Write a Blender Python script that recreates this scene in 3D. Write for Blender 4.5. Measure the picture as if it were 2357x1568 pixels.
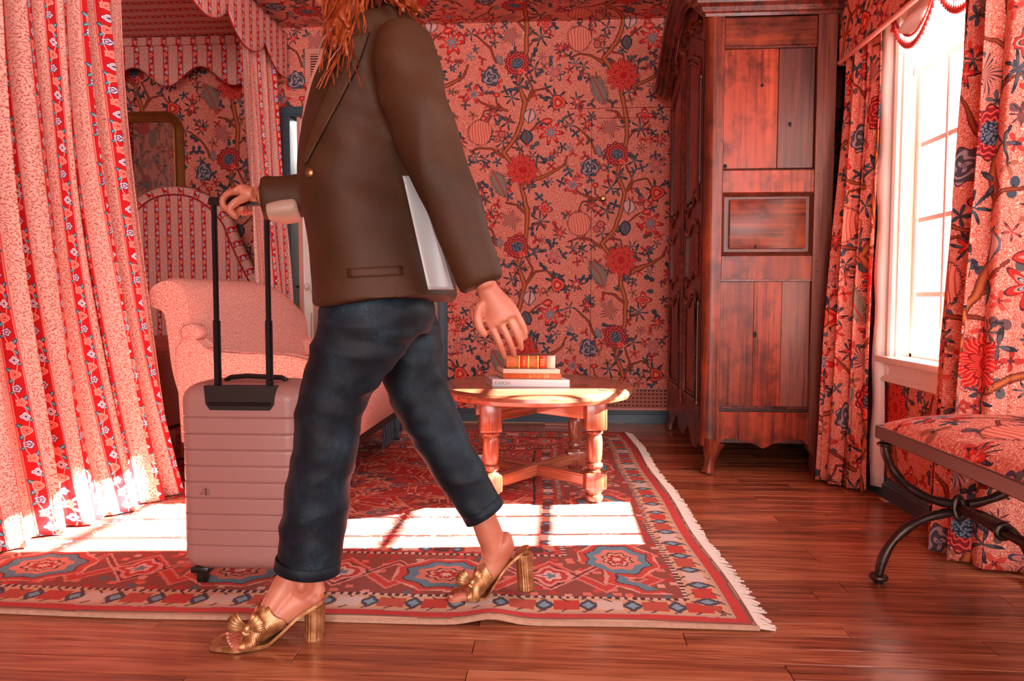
import bpy, bmesh, math, random
from mathutils import Vector, Matrix, noise
import numpy as np
PI = math.pi
random.seed(7)
S = bpy.context.scene
C = S.collection
for o in list(bpy.data.objects):
    bpy.data.objects.remove(o)

# ---------------------------------------------------------------- camera, light, exposure
FPX = 1650.0
CAM = Vector((0, 0, 0.81))
cam_d = bpy.data.cameras.new('camera'); cam = bpy.data.objects.new('camera', cam_d); C.objects.link(cam)
cam_d.sensor_width = 36; cam_d.lens = 36 * FPX / 2357; cam_d.clip_start = 0.05
YAW = math.atan(111.5 / FPX); PITCH = math.atan(94 / FPX)
cam.location = CAM
cam.rotation_euler = (PI / 2 - PITCH, 0, YAW)
S.camera = cam
MROT = cam.rotation_euler.to_matrix()

world = bpy.data.worlds.new('sky'); S.world = world; world.use_nodes = True
wb = world.node_tree.nodes['Background']
wb.inputs[0].default_value = (0.90, 0.95, 1.0, 1); wb.inputs[1].default_value = 12.0

sun_d = bpy.data.lights.new('sun', 'SUN'); sun = bpy.data.objects.new('sun', sun_d); C.objects.link(sun)
sun_d.energy = 130; sun_d.angle = math.radians(0.6); sun_d.color = (1.0, 0.93, 0.84)
sun_dir = Vector((-1, -0.09, -0.56))
sun.rotation_euler = sun_dir.to_track_quat('-Z', 'Y').to_euler()
sun.location = (6, 3.5, 3.5)

def area(name, loc, target, sx, sy, power, col):
    d = bpy.data.lights.new(name, 'AREA'); d.shape = 'RECTANGLE'; d.size = sx; d.size_y = sy; d.energy = power; d.color = col
    o = bpy.data.objects.new(name, d); C.objects.link(o); o.location = loc
    o.rotation_euler = (Vector(target) - Vector(loc)).to_track_quat('-Z', 'Y').to_euler()
    return o
area('rear_fill', (0.3, -4.3, 1.5), (-0.1, 3.2, 1.5), 3.4, 2.0, 232, (1.0, 0.97, 0.95))  # added fill light behind the camera; no windows are built there
area('side_fill', (1.75, 0.55, 1.5), (-0.6, 2.8, 0.9), 0.9, 1.5, 32, (0.96, 0.98, 1.0))  # added fill from the right, out of view; the wall here has no opening
area('hall_daylight', (-1.0, 6.6, 2.2), (-1.2, 5.0, 1.0), 0.9, 0.9, 40, (1.0, 0.97, 0.92))

vs = S.view_settings
vs.view_transform = 'Standard'; vs.look = 'None'; vs.gamma = 1; vs.use_curve_mapping = False; vs.exposure = 0.30
S.cycles.max_bounces = 5; S.cycles.diffuse_bounces = 3; S.cycles.glossy_bounces = 3; S.cycles.transmission_bounces = 4
S.cycles.transparent_max_bounces = 8
S.cycles.caustics_reflective = False; S.cycles.caustics_refractive = False; S.cycles.sample_clamp_indirect = 6
S.cycles.use_denoising = True

# ---------------------------------------------------------------- measuring: a pixel of the frame to a world point
def ray(px, py):
    d = MROT @ Vector(((px - 1178.5) / FPX, -(py - 784) / FPX, -1))
    return d
def W(px, py, Y):
    d = ray(px, py); t = (Y - CAM.y) / d.y
    return CAM + d * t
def WX(px, py, X):
    d = ray(px, py); t = (X - CAM.x) / d.x
    return CAM + d * t
def F(px, py, z=0.0):
    d = ray(px, py); t = (z - CAM.z) / d.z
    return CAM + d * t

# ---------------------------------------------------------------- node expressions
def lin(c):
    if isinstance(c, str):
        c = tuple(int(c[i:i + 2], 16) / 255 for i in (0, 2, 4))
    return tuple((x / 12.92 if x <= 0.04045 else ((x + 0.055) / 1.055) ** 2.4) for x in c[:3]) + (1.0,)
class T:
    t = None
def nn(kind): return T.t.nodes.new(kind)
def c2v(c):
    n = T.t.nodes.new('ShaderNodeSeparateColor'); T.t.links.new(c.s, n.inputs[0])
    return comb(E(n.outputs[0]), E(n.outputs[1]), E(n.outputs[2]))
def sepc(c):
    n = T.t.nodes.new('ShaderNodeSeparateColor'); T.t.links.new(c.s, n.inputs[0])
    return E(n.outputs[0]), E(n.outputs[1]), E(n.outputs[2])
def put(sock, v):
    if isinstance(v, E): T.t.links.new(v.s, sock)
    elif hasattr(v, 'is_output'): T.t.links.new(v, sock)
    else: sock.default_value = v
class E:
    def __init__(self, s): self.s = s
    def __add__(a, b): return m('ADD', a, b)
    __radd__ = lambda a, b: m('ADD', b, a)
    def __sub__(a, b): return m('SUBTRACT', a, b)
    def __rsub__(a, b): return m('SUBTRACT', b, a)
    def __mul__(a, b): return m('MULTIPLY', a, b)
    __rmul__ = lambda a, b: m('MULTIPLY', b, a)
    def __truediv__(a, b): return m('DIVIDE', a, b)
    def __lt__(a, b): return m('LESS_THAN', a, b)
    def __gt__(a, b): return m('GREATER_THAN', a, b)
    def __neg__(a): return m('MULTIPLY', a, -1.0)
def m(op, a, b=None, c=None, clamp=False):
    n = nn('ShaderNodeMath'); n.operation = op; n.use_clamp = clamp
    put(n.inputs[0], a)
    if b is not None: put(n.inputs[1], b)
    if c is not None: put(n.inputs[2], c)
    return E(n.outputs[0])
def mad(a, b, c): return m('MULTIPLY_ADD', a, b, c)
def fsin(a): return m('SINE', a)
def fcos(a): return m('COSINE', a)
def fabs(a): return m('ABSOLUTE', a)
def fmin(a, b): return m('MINIMUM', a, b)
def fmax(a, b): return m('MAXIMUM', a, b)
def floor(a): return m('FLOOR', a)
def fmod(a, b): return m('FLOORED_MODULO', a, b)
def vm(op, a, b=None, scale=None):
    n = nn('ShaderNodeVectorMath'); n.operation = op
    put(n.inputs[0], a)
    if b is not None: put(n.inputs[1], b)
    if scale is not None: put(n.inputs['Scale'], scale)
    return E(n.outputs['Value'] if op in ('LENGTH', 'DOT_PRODUCT', 'DISTANCE') else n.outputs[0])
def sep(v):
    n = nn('ShaderNodeSeparateXYZ'); put(n.inputs[0], v); return E(n.outputs[0]), E(n.outputs[1]), E(n.outputs[2])
def comb(x, y, z=0.0):
    n = nn('ShaderNodeCombineXYZ'); put(n.inputs[0], x); put(n.inputs[1], y); put(n.inputs[2], z); return E(n.outputs[0])
def mix(f, a, b):
    n = nn('ShaderNodeMix'); n.data_type = 'RGBA'; put(n.inputs[0], f)
    put(n.inputs[6], a); put(n.inputs[7], b); return E(n.outputs[2])
def mixmul(f, a, b):
    n = nn('ShaderNodeMix'); n.data_type = 'RGBA'; n.blend_type = 'MULTIPLY'; put(n.inputs[0], f)
    put(n.inputs[6], a); put(n.inputs[7], b); return E(n.outputs[2])
def ramp(f, stops, interp='LINEAR'):
    n = nn('ShaderNodeValToRGB'); r = n.color_ramp; r.interpolation = interp
    while len(r.elements) < len(stops): r.elements.new(0.5)
    for e, (p, c) in zip(r.elements, stops): e.position = p
    for e, (p, c) in zip(r.elements, stops): e.position = p; e.color = lin(c) if not isinstance(c, float) else (c, c, c, 1)
    put(n.inputs[0], f); return E(n.outputs[0])
def framp(f, stops, interp='LINEAR'): return ramp(f, [(p, float(v)) for p, v in stops], interp)
def noi(v, scale, detail=2.0, rough=0.5, col=False, dist=0.0):
    n = nn('ShaderNodeTexNoise'); put(n.inputs['Vector'], v); n.inputs['Scale'].default_value = scale
    n.inputs['Detail'].default_value = detail; n.inputs['Roughness'].default_value = rough; n.inputs['Distortion'].default_value = dist
    return E(n.outputs['Color' if col else 0])
def voro(v, scale, out='Distance', feat='F1', metric='EUCLIDEAN', rnd=1.0):
    n = nn('ShaderNodeTexVoronoi'); n.feature = feat
    if feat != 'DISTANCE_TO_EDGE': n.distance = metric
    n.voronoi_dimensions = '2D'
    put(n.inputs['Vector'], v); n.inputs['Scale'].default_value = scale; n.inputs['Randomness'].default_value = rnd
    if isinstance(out, (list, tuple)): return [E(n.outputs[k]) for k in out]
    return E(n.outputs[out])
def group(name, fn, outs=('Color',)):
    """a node group with one Vector input; fn(vec) returns its outputs"""
    g = bpy.data.node_groups.new(name, 'ShaderNodeTree')
    g.interface.new_socket('Vector', in_out='INPUT', socket_type='NodeSocketVector')
    for o in outs: g.interface.new_socket(o, in_out='OUTPUT', socket_type='NodeSocketColor' if o == 'Color' else 'NodeSocketFloat')
    old = T.t; T.t = g
    gi = g.nodes.new('NodeGroupInput'); go = g.nodes.new('NodeGroupOutput')
    r = fn(E(gi.outputs[0]))
    if not isinstance(r, tuple): r = (r,)
    for k, x in enumerate(r): put(go.inputs[k], x)
    T.t = old
    return g
def sub(name, fn, ins=('Vector',)):
    """a small nested node group; fn(*inputs) -> (colour, mask); called with sockets it returns (colour, mask)"""
    g = bpy.data.node_groups.new(name, 'ShaderNodeTree')
    for i in ins: g.interface.new_socket(i, in_out='INPUT', socket_type='NodeSocketVector' if i == 'Vector' else 'NodeSocketFloat')
    g.interface.new_socket('Color', in_out='OUTPUT', socket_type='NodeSocketColor')
    g.interface.new_socket('Mask', in_out='OUTPUT', socket_type='NodeSocketFloat')
    old = T.t; T.t = g
    gi = g.nodes.new('NodeGroupInput'); go = g.nodes.new('NodeGroupOutput')
    c, k = fn(*[E(gi.outputs[i]) for i in range(len(ins))])
    put(go.inputs[0], c); put(go.inputs[1], k)
    T.t = old
    def call(*args):
        n = nn('ShaderNodeGroup'); n.node_tree = g
        for i, a in enumerate(args): put(n.inputs[i], a)
        return E(n.outputs[0]), E(n.outputs[1])
    return call
def rampg(name, stops, interp='CONSTANT'):
    """a colour ramp kept in its own small group"""
    def fn(f): return ramp(f, stops, interp), f
    c = sub(name, fn, ('Fac',))
    return lambda f: c(f)[0]
def use(g, vec, out=0):
    n = nn('ShaderNodeGroup'); n.node_tree = g; put(n.inputs[0], vec); return [E(o) for o in n.outputs] if out is None else E(n.outputs[out])
def coords(kind='UV'):
    n = nn('ShaderNodeTexCoord'); return E(n.outputs[kind])
def scaled(v, x, y, z=1.0): return vm('MULTIPLY', v, (x, y, z))
def mat(name, fn):
    """fn(bsdf) wires a Principled BSDF inside the material's tree"""
    mt = bpy.data.materials.new(name); mt.use_nodes = True
    T.t = mt.node_tree
    b = mt.node_tree.nodes['Principled BSDF']
    fn(b); return mt
def bump(b, h, dist=0.002, strength=0.6):
    n = nn('ShaderNodeBump'); n.inputs['Distance'].default_value = dist; n.inputs['Strength'].default_value = strength
    put(n.inputs['Height'], h); put(b.inputs['Normal'], E(n.outputs[0]))
def setp(b, col=None, rough=None, metal=None, spec=None, sheen=None):
    if col is not None: put(b.inputs['Base Color'], col if isinstance(col, E) else lin(col))
    if rough is not None: put(b.inputs['Roughness'], rough)
    if metal is not None: b.inputs['Metallic'].default_value = metal
    if spec is not None: b.inputs['Specular IOR Level'].default_value = spec
    if sheen is not None: b.inputs['Sheen Weight'].default_value = sheen
def plain(name, col, rough=0.5, metal=0.0, var=0.06, scale=8.0, bmp=0.0, bscale=200.0):
    def fn(b):
        v = coords('Object'); n = noi(v, scale, 3)
        c = mixmul(var, lin(col), ramp(n, [(0.3, '8a8a8a'), (0.7, 'ffffff')])) if var else lin(col)
        put(b.inputs['Base Color'], c); b.inputs['Roughness'].default_value = rough; b.inputs['Metallic'].default_value = metal
        if bmp: bump(b, noi(v, bscale, 2), bmp)
    return mat(name, fn)

# ---------------------------------------------------------------- chintz: flowering tree print, half drop repeat, drawn in metres
AX, AY, BY = 0.645, 0.59, 1.18
def cp(x, y): return ((x - 540) / 977.0, -(y - 410) / 977.0)
CG = {}
def sprig_fn(vec):
    d, vc, vp = voro(vec, 13, ('Distance', 'Color', 'Position'))
    q = vm('SUBTRACT', vm('SCALE', vec, scale=13.0), vm('SCALE', vp, scale=13.0))
    qx, qy, _ = sep(q); h1, h2, h3 = sepc(vc)
    th = m('ARCTAN2', qy, qx)
    nf = floor(mad(h2, 37.0, 0.0)); nf = fmod(nf, 4.0) + 2.0
    pet = fabs(fcos(mad(th, nf * 0.5, h1 * 6.0)))
    pet = mad(pet * pet, 0.36, 0.10)
    t = vm('LENGTH', q) / pet
    sprig = ramp(h2, [(0.0, '3f4650'), (0.22, '5d5656'), (0.36, 'b7362e'), (0.56, 'cf4438'), (0.66, '6a4a48'), (0.8, 'a35a44'), (0.9, '43505c')], 'CONSTANT')
    sprig = mix(t < 0.3, sprig, lin('3a2a30'))
    return sprig, m('MULTIPLY', t < 1.0, h3 > 0.30)
def chintz_base(vec):
    nc = noi(vec, 7, 2, col=True)
    warp = vm('SUBTRACT', c2v(nc), (0.5, 0.5, 0.5))
    vec2 = vm('ADD', vec, vm('SCALE', warp, scale=0.035))
    fine = mad(noi(vec, 170, 2), 2.4, -0.7)
    speck = voro(vec, 120)
    sq = fsin(noi(vec, 62, 1.0) * 46.0)
    ground = rampg('ground', [(0.0, 'd0604e'), (0.30, 'd97a66'), (0.62, 'e79c86'), (0.9, 'eeb19c')], 'LINEAR')(sq)
    vs2 = vm('ADD', vec2, (3.3, 1.7, 0))
    sc_, sm_ = sub('sprigs', sprig_fn)(vs2)
    col = mix(sm_, ground, sc_)
    # tiny dependence keeps the evaluation in order (ground first, then each motif in turn)
    late = mad(sm_, 1e-7, mad(fine, 1e-7, mad(speck, 1e-7, sq * 1e-7)))
    x, y, _ = sep(vec2)
    x = x + late
    k = floor(x / AX)
    X = mad(k, -AX, x); Y = fmod(mad(k, -AY, y), BY)
    return col, comb(X, Y), fine, speck
NCX, NCY = 2, 5
def chintz_region(i0, j0, P, fine, speck, col):
    rx0, rx1 = i0 * AX / NCX, (i0 + 1) * AX / NCX; ry0, ry1 = j0 * BY / NCY, (j0 + 1) * BY / NCY
    def places(c, R):
        out = []
        for i in (-1, 0, 1, 2):
            for j in range(-3, 4):
                px = c[0] + i * AX; py = c[1] + i * AY + j * BY
                if rx0 - R < px < rx1 + R and ry0 - R < py < ry1 + R: out.append((px, py))
        return out
    def lat(c):
        i = math.floor(c[0] / AX); px = c[0] - i * AX; py = (c[1] - i * AY) % BY
        return (px, py)
    # vine: trunk and boughs
    segs = []
    def chain(pts, w0, w1):
        n = len(pts) - 1
        for i in range(n):
            segs.append((cp(*pts[i]), cp(*pts[i + 1]), w0 + (w1 - w0) * i / n, w0 + (w1 - w0) * (i + 1) / n))
    chain([(605, 190), (600, 330), (545, 530), (592, 660), (560, 790), (530, 880), (455, 965), (560, 1110), (572, 1210), (605, 1340)], .014, .014)
    chain([(597, 655), (640, 570), (600, 480)], .008, .005)
    chain([(600, 650), (655, 580), (730, 565), (775, 620)], .007, .003)
    chain([(470, 700), (385, 680), (310, 655), (275, 625)], .009, .005)
    chain([(420, 690), (330, 705), (300, 770)], .005, .003)
    chain([(455, 700), (410, 655), (405, 600)], .005, .003)
    chain([(450, 990), (380, 945), (300, 930), (240, 955)], .009, .004)
    chain([(545, 870), (620, 835), (690, 780)], .007, .004)
    chain([(510, 935), (575, 945), (590, 1005)], .005, .003)
    chain([(640, 1150), (745, 1105), (830, 1055), (860, 995)], .014, .005)
    chain([(590, 1350), (540, 1300), (470, 1285)], .008, .004)
    chain([(600, 320), (640, 280), (700, 262)], .006, .003)
    chain([(410, 400), (375, 310), (290, 240)], .008, .004)
    chain([(150, 510), (215, 470), (225, 420)], .004, .003)
    dm = None
    for a, b, w0, w1 in segs:
        L = math.hypot(b[0] - a[0], b[1] - a[1])
        mid = lat(((a[0] + b[0]) / 2, (a[1] + b[1]) / 2))
        for c in places(mid, L / 2 + 0.012):
            ax_, ay_ = c[0] + (a[0] - b[0]) / 2, c[1] + (a[1] - b[1]) / 2
            ba = (b[0] - a[0], b[1] - a[1], 0)
            pa = vm('SUBTRACT', P, (ax_, ay_, 0))
            h = fmin(fmax(vm('DOT_PRODUCT', pa, (ba[0] / L / L, ba[1] / L / L, 0)), 0.0), 1.0)
            dd = vm('DISTANCE', pa, vm('SCALE', ba, scale=h)) - mad(h, w1 - w0, w0)
            dm = dd if dm is None else fmin(dm, dd)
    if dm is None: dm = m('ADD', fine, 9.0)
    dm = mad(fine, 0.003, dm)
    vine = rampg('vine', [(0.0, 'cf7340'), (0.33, 'c06436'), (0.44, '8e4026'), (0.52, '6e2a1e')], 'LINEAR')(dm * 20.0 + 0.5)
    col = mix(dm < 0.003, col, vine)
    # flowers
    def pol(D):
        dx = vm('DOT_PRODUCT', D, (1, 0, 0)); dy = vm('DOT_PRODUCT', D, (0, 1, 0))
        return dx, dy, vm('LENGTH', D), m('ARCTAN2', dy, dx)
    def stamp(g, cs, *extra):
        nonlocal col
        for c in cs:
            cc, k_ = g(vm('SUBTRACT', P, (c[0], c[1], 0)), *extra)
            col = mix(k_, col, cc)
    def flower(cx, cy, R, n, amp, stops, rag=0.0, ph=0.0, squash=None):
        def fn(D, fi):
            dx, dy, r, th = pol(D)
            t = r / mad(fcos(mad(th, float(n), ph)), amp * R, R * (1 - amp))
            if rag: t = mad(fi, rag, t - rag * 0.5)
            return ramp(t, stops, 'CONSTANT'), t < 1.0
        pl = places(lat(cp(cx, cy)), R * 1.1)
        if not pl: return
        key = ('f', cx, cy)
        if key not in CG: CG[key] = sub('flower', fn, ('Vector', 'Fine'))
        stamp(CG[key], pl, fine)
    def rose(cx, cy, R, kind):
        def fn(D, fi, sp):
            dx, dy, r, th = pol(D)
            if kind == 'scale':
                e = mad(fcos(th * 11.0), 0.07 * R, R * 0.93)
                rows = fsin(mad(r, 2 * PI * 4.6 / R, fcos(th * 11.0) * 1.6))
                cc = ramp(rows, [(0.0, '8e1c26'), (0.55, 'b02028'), (0.8, 'e5604e')])
                cc = mix(r < R * 0.42, cc, ramp(sp, [(0.3, '77808e'), (0.5, '28303f')]))
            elif kind == 'fringe':
                pc = fabs(fcos(th * 5.5))
                e = mad(fi, 0.34 * R, mad(m('POWER', pc, 0.6), 0.30 * R, R * 0.50))
                cc = ramp(fsin(mad(th, 38.0, fsin(r * 150.0) * 1.5)), [(0.0, 'c81d1b'), (0.55, 'dc3027'), (0.85, 'ee6c56')])
                lay = r / mad(fabs(fcos(mad(th, 4.5, 0.7))), 0.22 * R, R * 0.30)
                cc = mix(fabs(lay - 1.0) < 0.07, cc, lin('8e1418'))
                cc = mix(r < R * 0.22, cc, lin('b81618'))
            elif kind == 'jelly':
                e = mad(fi, 0.2 * R, R * 0.88)
                st = fsin(mad(dx, 2 * PI * 9 / (2 * R), fsin(dy * 40.0) * 1.1))
                cc = ramp(st, [(0.0, 'ea8a72'), (0.55, 'ee937c'), (0.75, 'c4483c')])
            elif kind == 'grey':
                e = mad(fcos(th * 7.0), 0.1 * R, R * 0.9)
                st = fsin(mad(fcos(mad(th, 3.0, r * 90.0)), 2.0, r * (14.0 / R)))
                cc = ramp(st, [(0.0, '4b4852'), (0.4, '86808a'), (0.75, 'aa9296')])
            else:
                e = mad(fi, 0.5 * R, mad(fcos(th * 5.0), 0.22 * R, R * 0.56))
                cc = ramp(fsin(mad(th, 21.0, r * 120.0)), [(0.0, 'd8806c'), (0.5, '8a4a4c'), (0.78, '55343e')])
            t = r / e
            if kind != 'brush': cc = mix(t > 0.93, cc, lin('5c2228'))
            return cc, t < 1.0
        pl = places(lat(cp(cx, cy)), R * 1.12)
        if not pl: return
        key = ('r', cx, cy)
        if key not in CG: CG[key] = sub('rose', fn, ('Vector', 'Fine', 'Speck'))
        stamp(CG[key], pl, fine, speck)
    leaf_ramps = CG
    def leaf(cx, cy, a, b, ang, stops, rib='702a28', rag=0.0):
        nonlocal col
        ca, sa = math.cos(ang), math.sin(ang)
        key = str(stops)
        if key not in leaf_ramps: leaf_ramps[key] = rampg('leaf', stops)
        for c in places(lat(cp(cx, cy)), a * 1.05):
            D = vm('SUBTRACT', P, (c[0], c[1], 0))
            xr = vm('DOT_PRODUCT', D, (ca / a, sa / a, 0)); yr = fabs(vm('DOT_PRODUCT', D, (-sa / b, ca / b, 0)))
            t = mad(xr, xr, yr)
            if rag: t = mad(fine, rag, t - rag * 0.5)
            cc = leaf_ramps[key](t)
            if rib: cc = mix(yr < 0.1, cc, lin(rib))
            col = mix(t < 1.0, col, cc)
    DK = [(0.0, '4a525c'), (0.6, '2c2c36')]
    GR = [(0.0, '8f7f80'), (0.82, '3a3844')]
    PALE = [(0.0, 'd9a79e'), (0.8, '6b5c66')]
    RED = [(0.0, 'f0806a'), (0.3, 'd63228'), (0.8, '5a1f26')]
    def leafs(cx, cy, L, angs, st=DK, off=0.8):
        for a in angs:
            r = math.radians(a)
            leaf(cx + 977 * L * off * math.cos(r), cy - 977 * L * off * math.sin(r), L, L * 0.3, r, st, rib=None)
    def spray(cx, cy, R, n, ph=0.0, col1='575458', col2='352c34', k=3.0):
        def fn(D, fi):
            dx, dy, r, th = pol(D)
            c_ = fabs(fcos(mad(th, n * 0.5, ph)))
            t = r / mad(m('POWER', c_, k + 1.5), R * 0.92, R * 0.08)
            return mix(t > 0.62, lin(col1), lin(col2)), mad(fi, 0.2, t) < 1.05
        pl = places(lat(cp(cx, cy)), R)
        if not pl: return
        key = ('s', n, R, ph, col1)
        if key not in CG: CG[key] = sub('spray', fn, ('Vector', 'Fine'))
        stamp(CG[key], pl, fine)
    spray(690, 252, .072, 7, .4)
    spray(790, 640, .082, 6, .9)
    spray(655, 448, .060, 5, .2)
    spray(560, 545, .060, 4, 1.0)
    spray(1245, 608, .052, 5, .5)
    spray(925, 645, .060, 7, .1, '5a5a60')
    spray(1300, 450, .060, 4, .3)
    spray(250, 225, .046, 5, .7)
    spray(165, 395, .032, 5, .4)
    spray(450, 905, .050, 5, .2)
    spray(505, 620, .060, 6, .6, '3d5260')
    spray(478, 775, .055, 5, .1)
    spray(120, 575, .032, 6, .3, '6c6a70')
    spray(390, 730, .055, 6, .5)
    spray(810, 325, .052, 9, .2, '7a5a58')
    spray(355, 220, .050, 6, .2)
    spray(1010, 755, .04, 6, .9, '5a5456')
    spray(690, 700, .035, 5, .9, 'b8403a', '5a2a30')
    spray(640, 985, .045, 6, .3)
    spray(330, 1010, .045, 5, .8)
    spray(700, 370, .036, 8, .1, '8a4040', '4a2a30')
    spray(905, 415, .055, 6, .4, '6f6668')
    spray(960, 480, .040, 5, .1, 'b8403a', '4a2a30')
    spray(1075, 540, .030, 7, .1, '6a3038', '3a2028')
    leaf(1058, 585, .108, .050, math.radians(-62), [(0.0, '8a7a6c'), (0.85, '453f42')], 'b04038', rag=0.7)
    rose(540, 410, .086, 'scale')
    rose(1205, 500, .112, 'fringe')
    rose(305, 840, .082, 'jelly')
    rose(370, 490, .066, 'grey')
    rose(500, 240, .066, 'brush')
    flower(755, 845, .085, 7, 0.30, [(0.0, '9a8f96'), (0.22, '4a4a58'), (0.30, 'a39aa0'), (0.42, '32323e'), (0.47, 'f08a74'), (0.60, 'd8261f'), (0.9, '54202a')], ph=0.6)
    flower(785, 475, .064, 6, 0.34, [(0.0, 'e0705e'), (0.4, '6a5468'), (0.5, 'd4796c'), (0.8, '4c3f56')])
    flower(800, 655, .052, 3, 0.12, [(0.0, 'f28a68'), (0.3, 'c42a24'), (0.62, 'e6563e'), (0.88, '4e2026')])
    flower(925, 650, .040, 5, 0.35, [(0.0, 'f0a08c'), (0.35, 'd43a34'), (0.75, '5a222c')])
    flower(265, 600, .066, 5, 0.40, [(0.0, '53707e'), (0.3, 'a5a0a4'), (0.52, 'd22e28'), (0.88, '6c2a30')], rag=0.3)
    flower(715, 1325, .055, 4, 0.22, [(0.0, 'e4382c'), (0.42, '2f3a4c'), (0.52, 'ef9480'), (0.66, 'd2332b'), (0.9, '3a2832')])
    flower(390, 725, .036, 5, 0.4, RED, rag=0.4)
    flower(810, 320, .036, 5, 0.35, RED, rag=0.6)
    flower(360, 215, .034, 4, 0.35, RED, rag=0.5)
    flower(410, 600, .024, 2, 0.2, RED)
    flower(1072, 275, .027, 12, 0.06, [(0.0, 'b04a40'), (0.3, 'd67466'), (0.6, '9c4038')])
    flower(415, 880, .025, 12, 0.06, [(0.0, 'b04a40'), (0.3, 'd67466'), (0.6, '9c4038')])
    flower(130, 430, .026, 5, 0.4, [(0.0, 'c03a34'), (0.3, '3c4656')])
    flower(760, 1005, .030, 6, 0.42, [(0.0, 'c03a34'), (0.25, '46505e')])
    flower(245, 365, .030, 5, 0.42, [(0.0, 'c04a44'), (0.25, '8a8086'), (0.85, '4a4650')])
    flower(570, 458, .022, 3, 0.2, [(0.0, 'ee3a2e'), (0.6, 'f06a58')])
    leaf(620, 740, .052, .044, math.radians(80), PALE, '6c4048')
    leaf(600, 872, .052, .038, math.radians(98), [(0.0, '575d66'), (0.75, '23262f')], '7a3436')
    leaf(735, 770, .040, .022, 0.1, RED, None)
    leaf(430, 385, .040, .022, math.radians(100), GR, None, rag=0.8)
    return col
def make_group(name, fn, ins, outs):
    g = bpy.data.node_groups.new(name, 'ShaderNodeTree')
    ty = {'Color': 'NodeSocketColor', 'Point': 'NodeSocketVector', 'Vector': 'NodeSocketVector'}
    for i in ins: g.interface.new_socket(i, in_out='INPUT', socket_type=ty.get(i, 'NodeSocketFloat'))
    for i in outs: g.interface.new_socket(i, in_out='OUTPUT', socket_type=ty.get(i, 'NodeSocketFloat'))
    old = T.t; T.t = g
    gi = g.nodes.new('NodeGroupInput'); go = g.nodes.new('NodeGroupOutput')
    r = fn(*[E(gi.outputs[i]) for i in range(len(ins))])
    if not isinstance(r, tuple): r = (r,)
    for k, x in enumerate(r): put(go.inputs[k], x)
    T.t = old
    return g
CH_BASE = make_group('chintz_ground', chintz_base, ('Vector',), ('Color', 'Point', 'Fine', 'Speck'))
CH_REG = {}
for i_ in range(NCX):
    for j_ in range(NCY):
        CH_REG[i_, j_] = make_group('chintz_motifs', lambda P, f_, s_, c_, i_=i_, j_=j_: chintz_region(i_, j_, P, f_, s_, c_), ('Vector', 'Fine', 'Speck', 'Color'), ('Color',))
def chintz_mat(name, rough, spec, sheen, bmp):
    """the print is cut into ten regions, each with its own shader, so only the motifs near a point are worked out there"""
    mt = bpy.data.materials.new(name); mt.use_nodes = True; T.t = mt.node_tree
    T.t.nodes.remove(T.t.nodes['Principled BSDF'])
    uv = coords('UV')
    n = nn('ShaderNodeGroup'); n.node_tree = CH_BASE; put(n.inputs[0], uv)
    base, P, fi, sp = [E(o) for o in n.outputs]
    px = vm('DOT_PRODUCT', P, (1, 0, 0)); py = vm('DOT_PRODUCT', P, (0, 1, 0))
    nrm = None
    if bmp:
        bn = nn('ShaderNodeBump'); bn.inputs['Distance'].default_value = bmp; bn.inputs['Strength'].default_value = 0.4
        put(bn.inputs['Height'], noi(uv, 900, 1)); nrm = E(bn.outputs[0])
    def mixs(f, a, b):
        k = nn('ShaderNodeMixShader'); put(k.inputs[0], f); put(k.inputs[1], a); put(k.inputs[2], b); return E(k.outputs[0])
    cols = []
    for i in range(NCX):
        sh = []
        for j in range(NCY):
            g_ = nn('ShaderNodeGroup'); g_.node_tree = CH_REG[i, j]
            put(g_.inputs[0], P); put(g_.inputs[1], fi); put(g_.inputs[2], sp); put(g_.inputs[3], base)
            b = nn('ShaderNodeBsdfPrincipled'); put(b.inputs['Base Color'], E(g_.outputs[0]))
            b.inputs['Roughness'].default_value = rough; b.inputs['Specular IOR Level'].default_value = spec; b.inputs['Sheen Weight'].default_value = sheen
            if nrm is not None: put(b.inputs['Normal'], nrm)
            sh.append(E(b.outputs[0]))
        cur = sh[-1]
        for j in range(NCY - 2, -1, -1): cur = mixs(py > (j + 1) * BY / NCY, sh[j], cur)
        cols.append(cur)
    put(mt.node_tree.nodes['Material Output'].inputs['Surface'], mixs(px > AX / 2, cols[0], cols[1]))
    return mt

# ---------------------------------------------------------------- rose stripe print: red ribbons with a rose vine between pale leafy bands
def leafy(vec, pale, mid, dark, sc=1.0):
    K = 125.0 * sc
    w = vm('ADD', vec, vm('SCALE', vm('SUBTRACT', c2v(noi(vec, 70 * sc, 1, col=True)), (0.5, 0.5, 0.5)), scale=0.010 / sc))
    d, vc, vp = voro(w, K, ('Distance', 'Color', 'Position'))
    q = vm('SUBTRACT', vm('SCALE', w, scale=K), vm('SCALE', vp, scale=K))
    qx, qy, _ = sep(q); h1, h2, h3 = sepc(vc)
    a = h1 * 6.28
    xr = mad(qx, fcos(a), qy * fsin(a)); yr = mad(qy, fcos(a), -(qx * fsin(a)))
    bend = mad(xr * xr, 0.5, yr)
    t = mad(xr * xr, 2.3, fabs(bend) * 5.2)
    swirl = fabs(fsin(noi(vec, 42 * sc, 0.5) * 30.0))
    f = fmin(t * 0.8, mad(swirl, 2.6, 0.12))
    return ramp(f, [(0.0, dark), (0.46, mid), (0.80, pale)]), f
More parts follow.
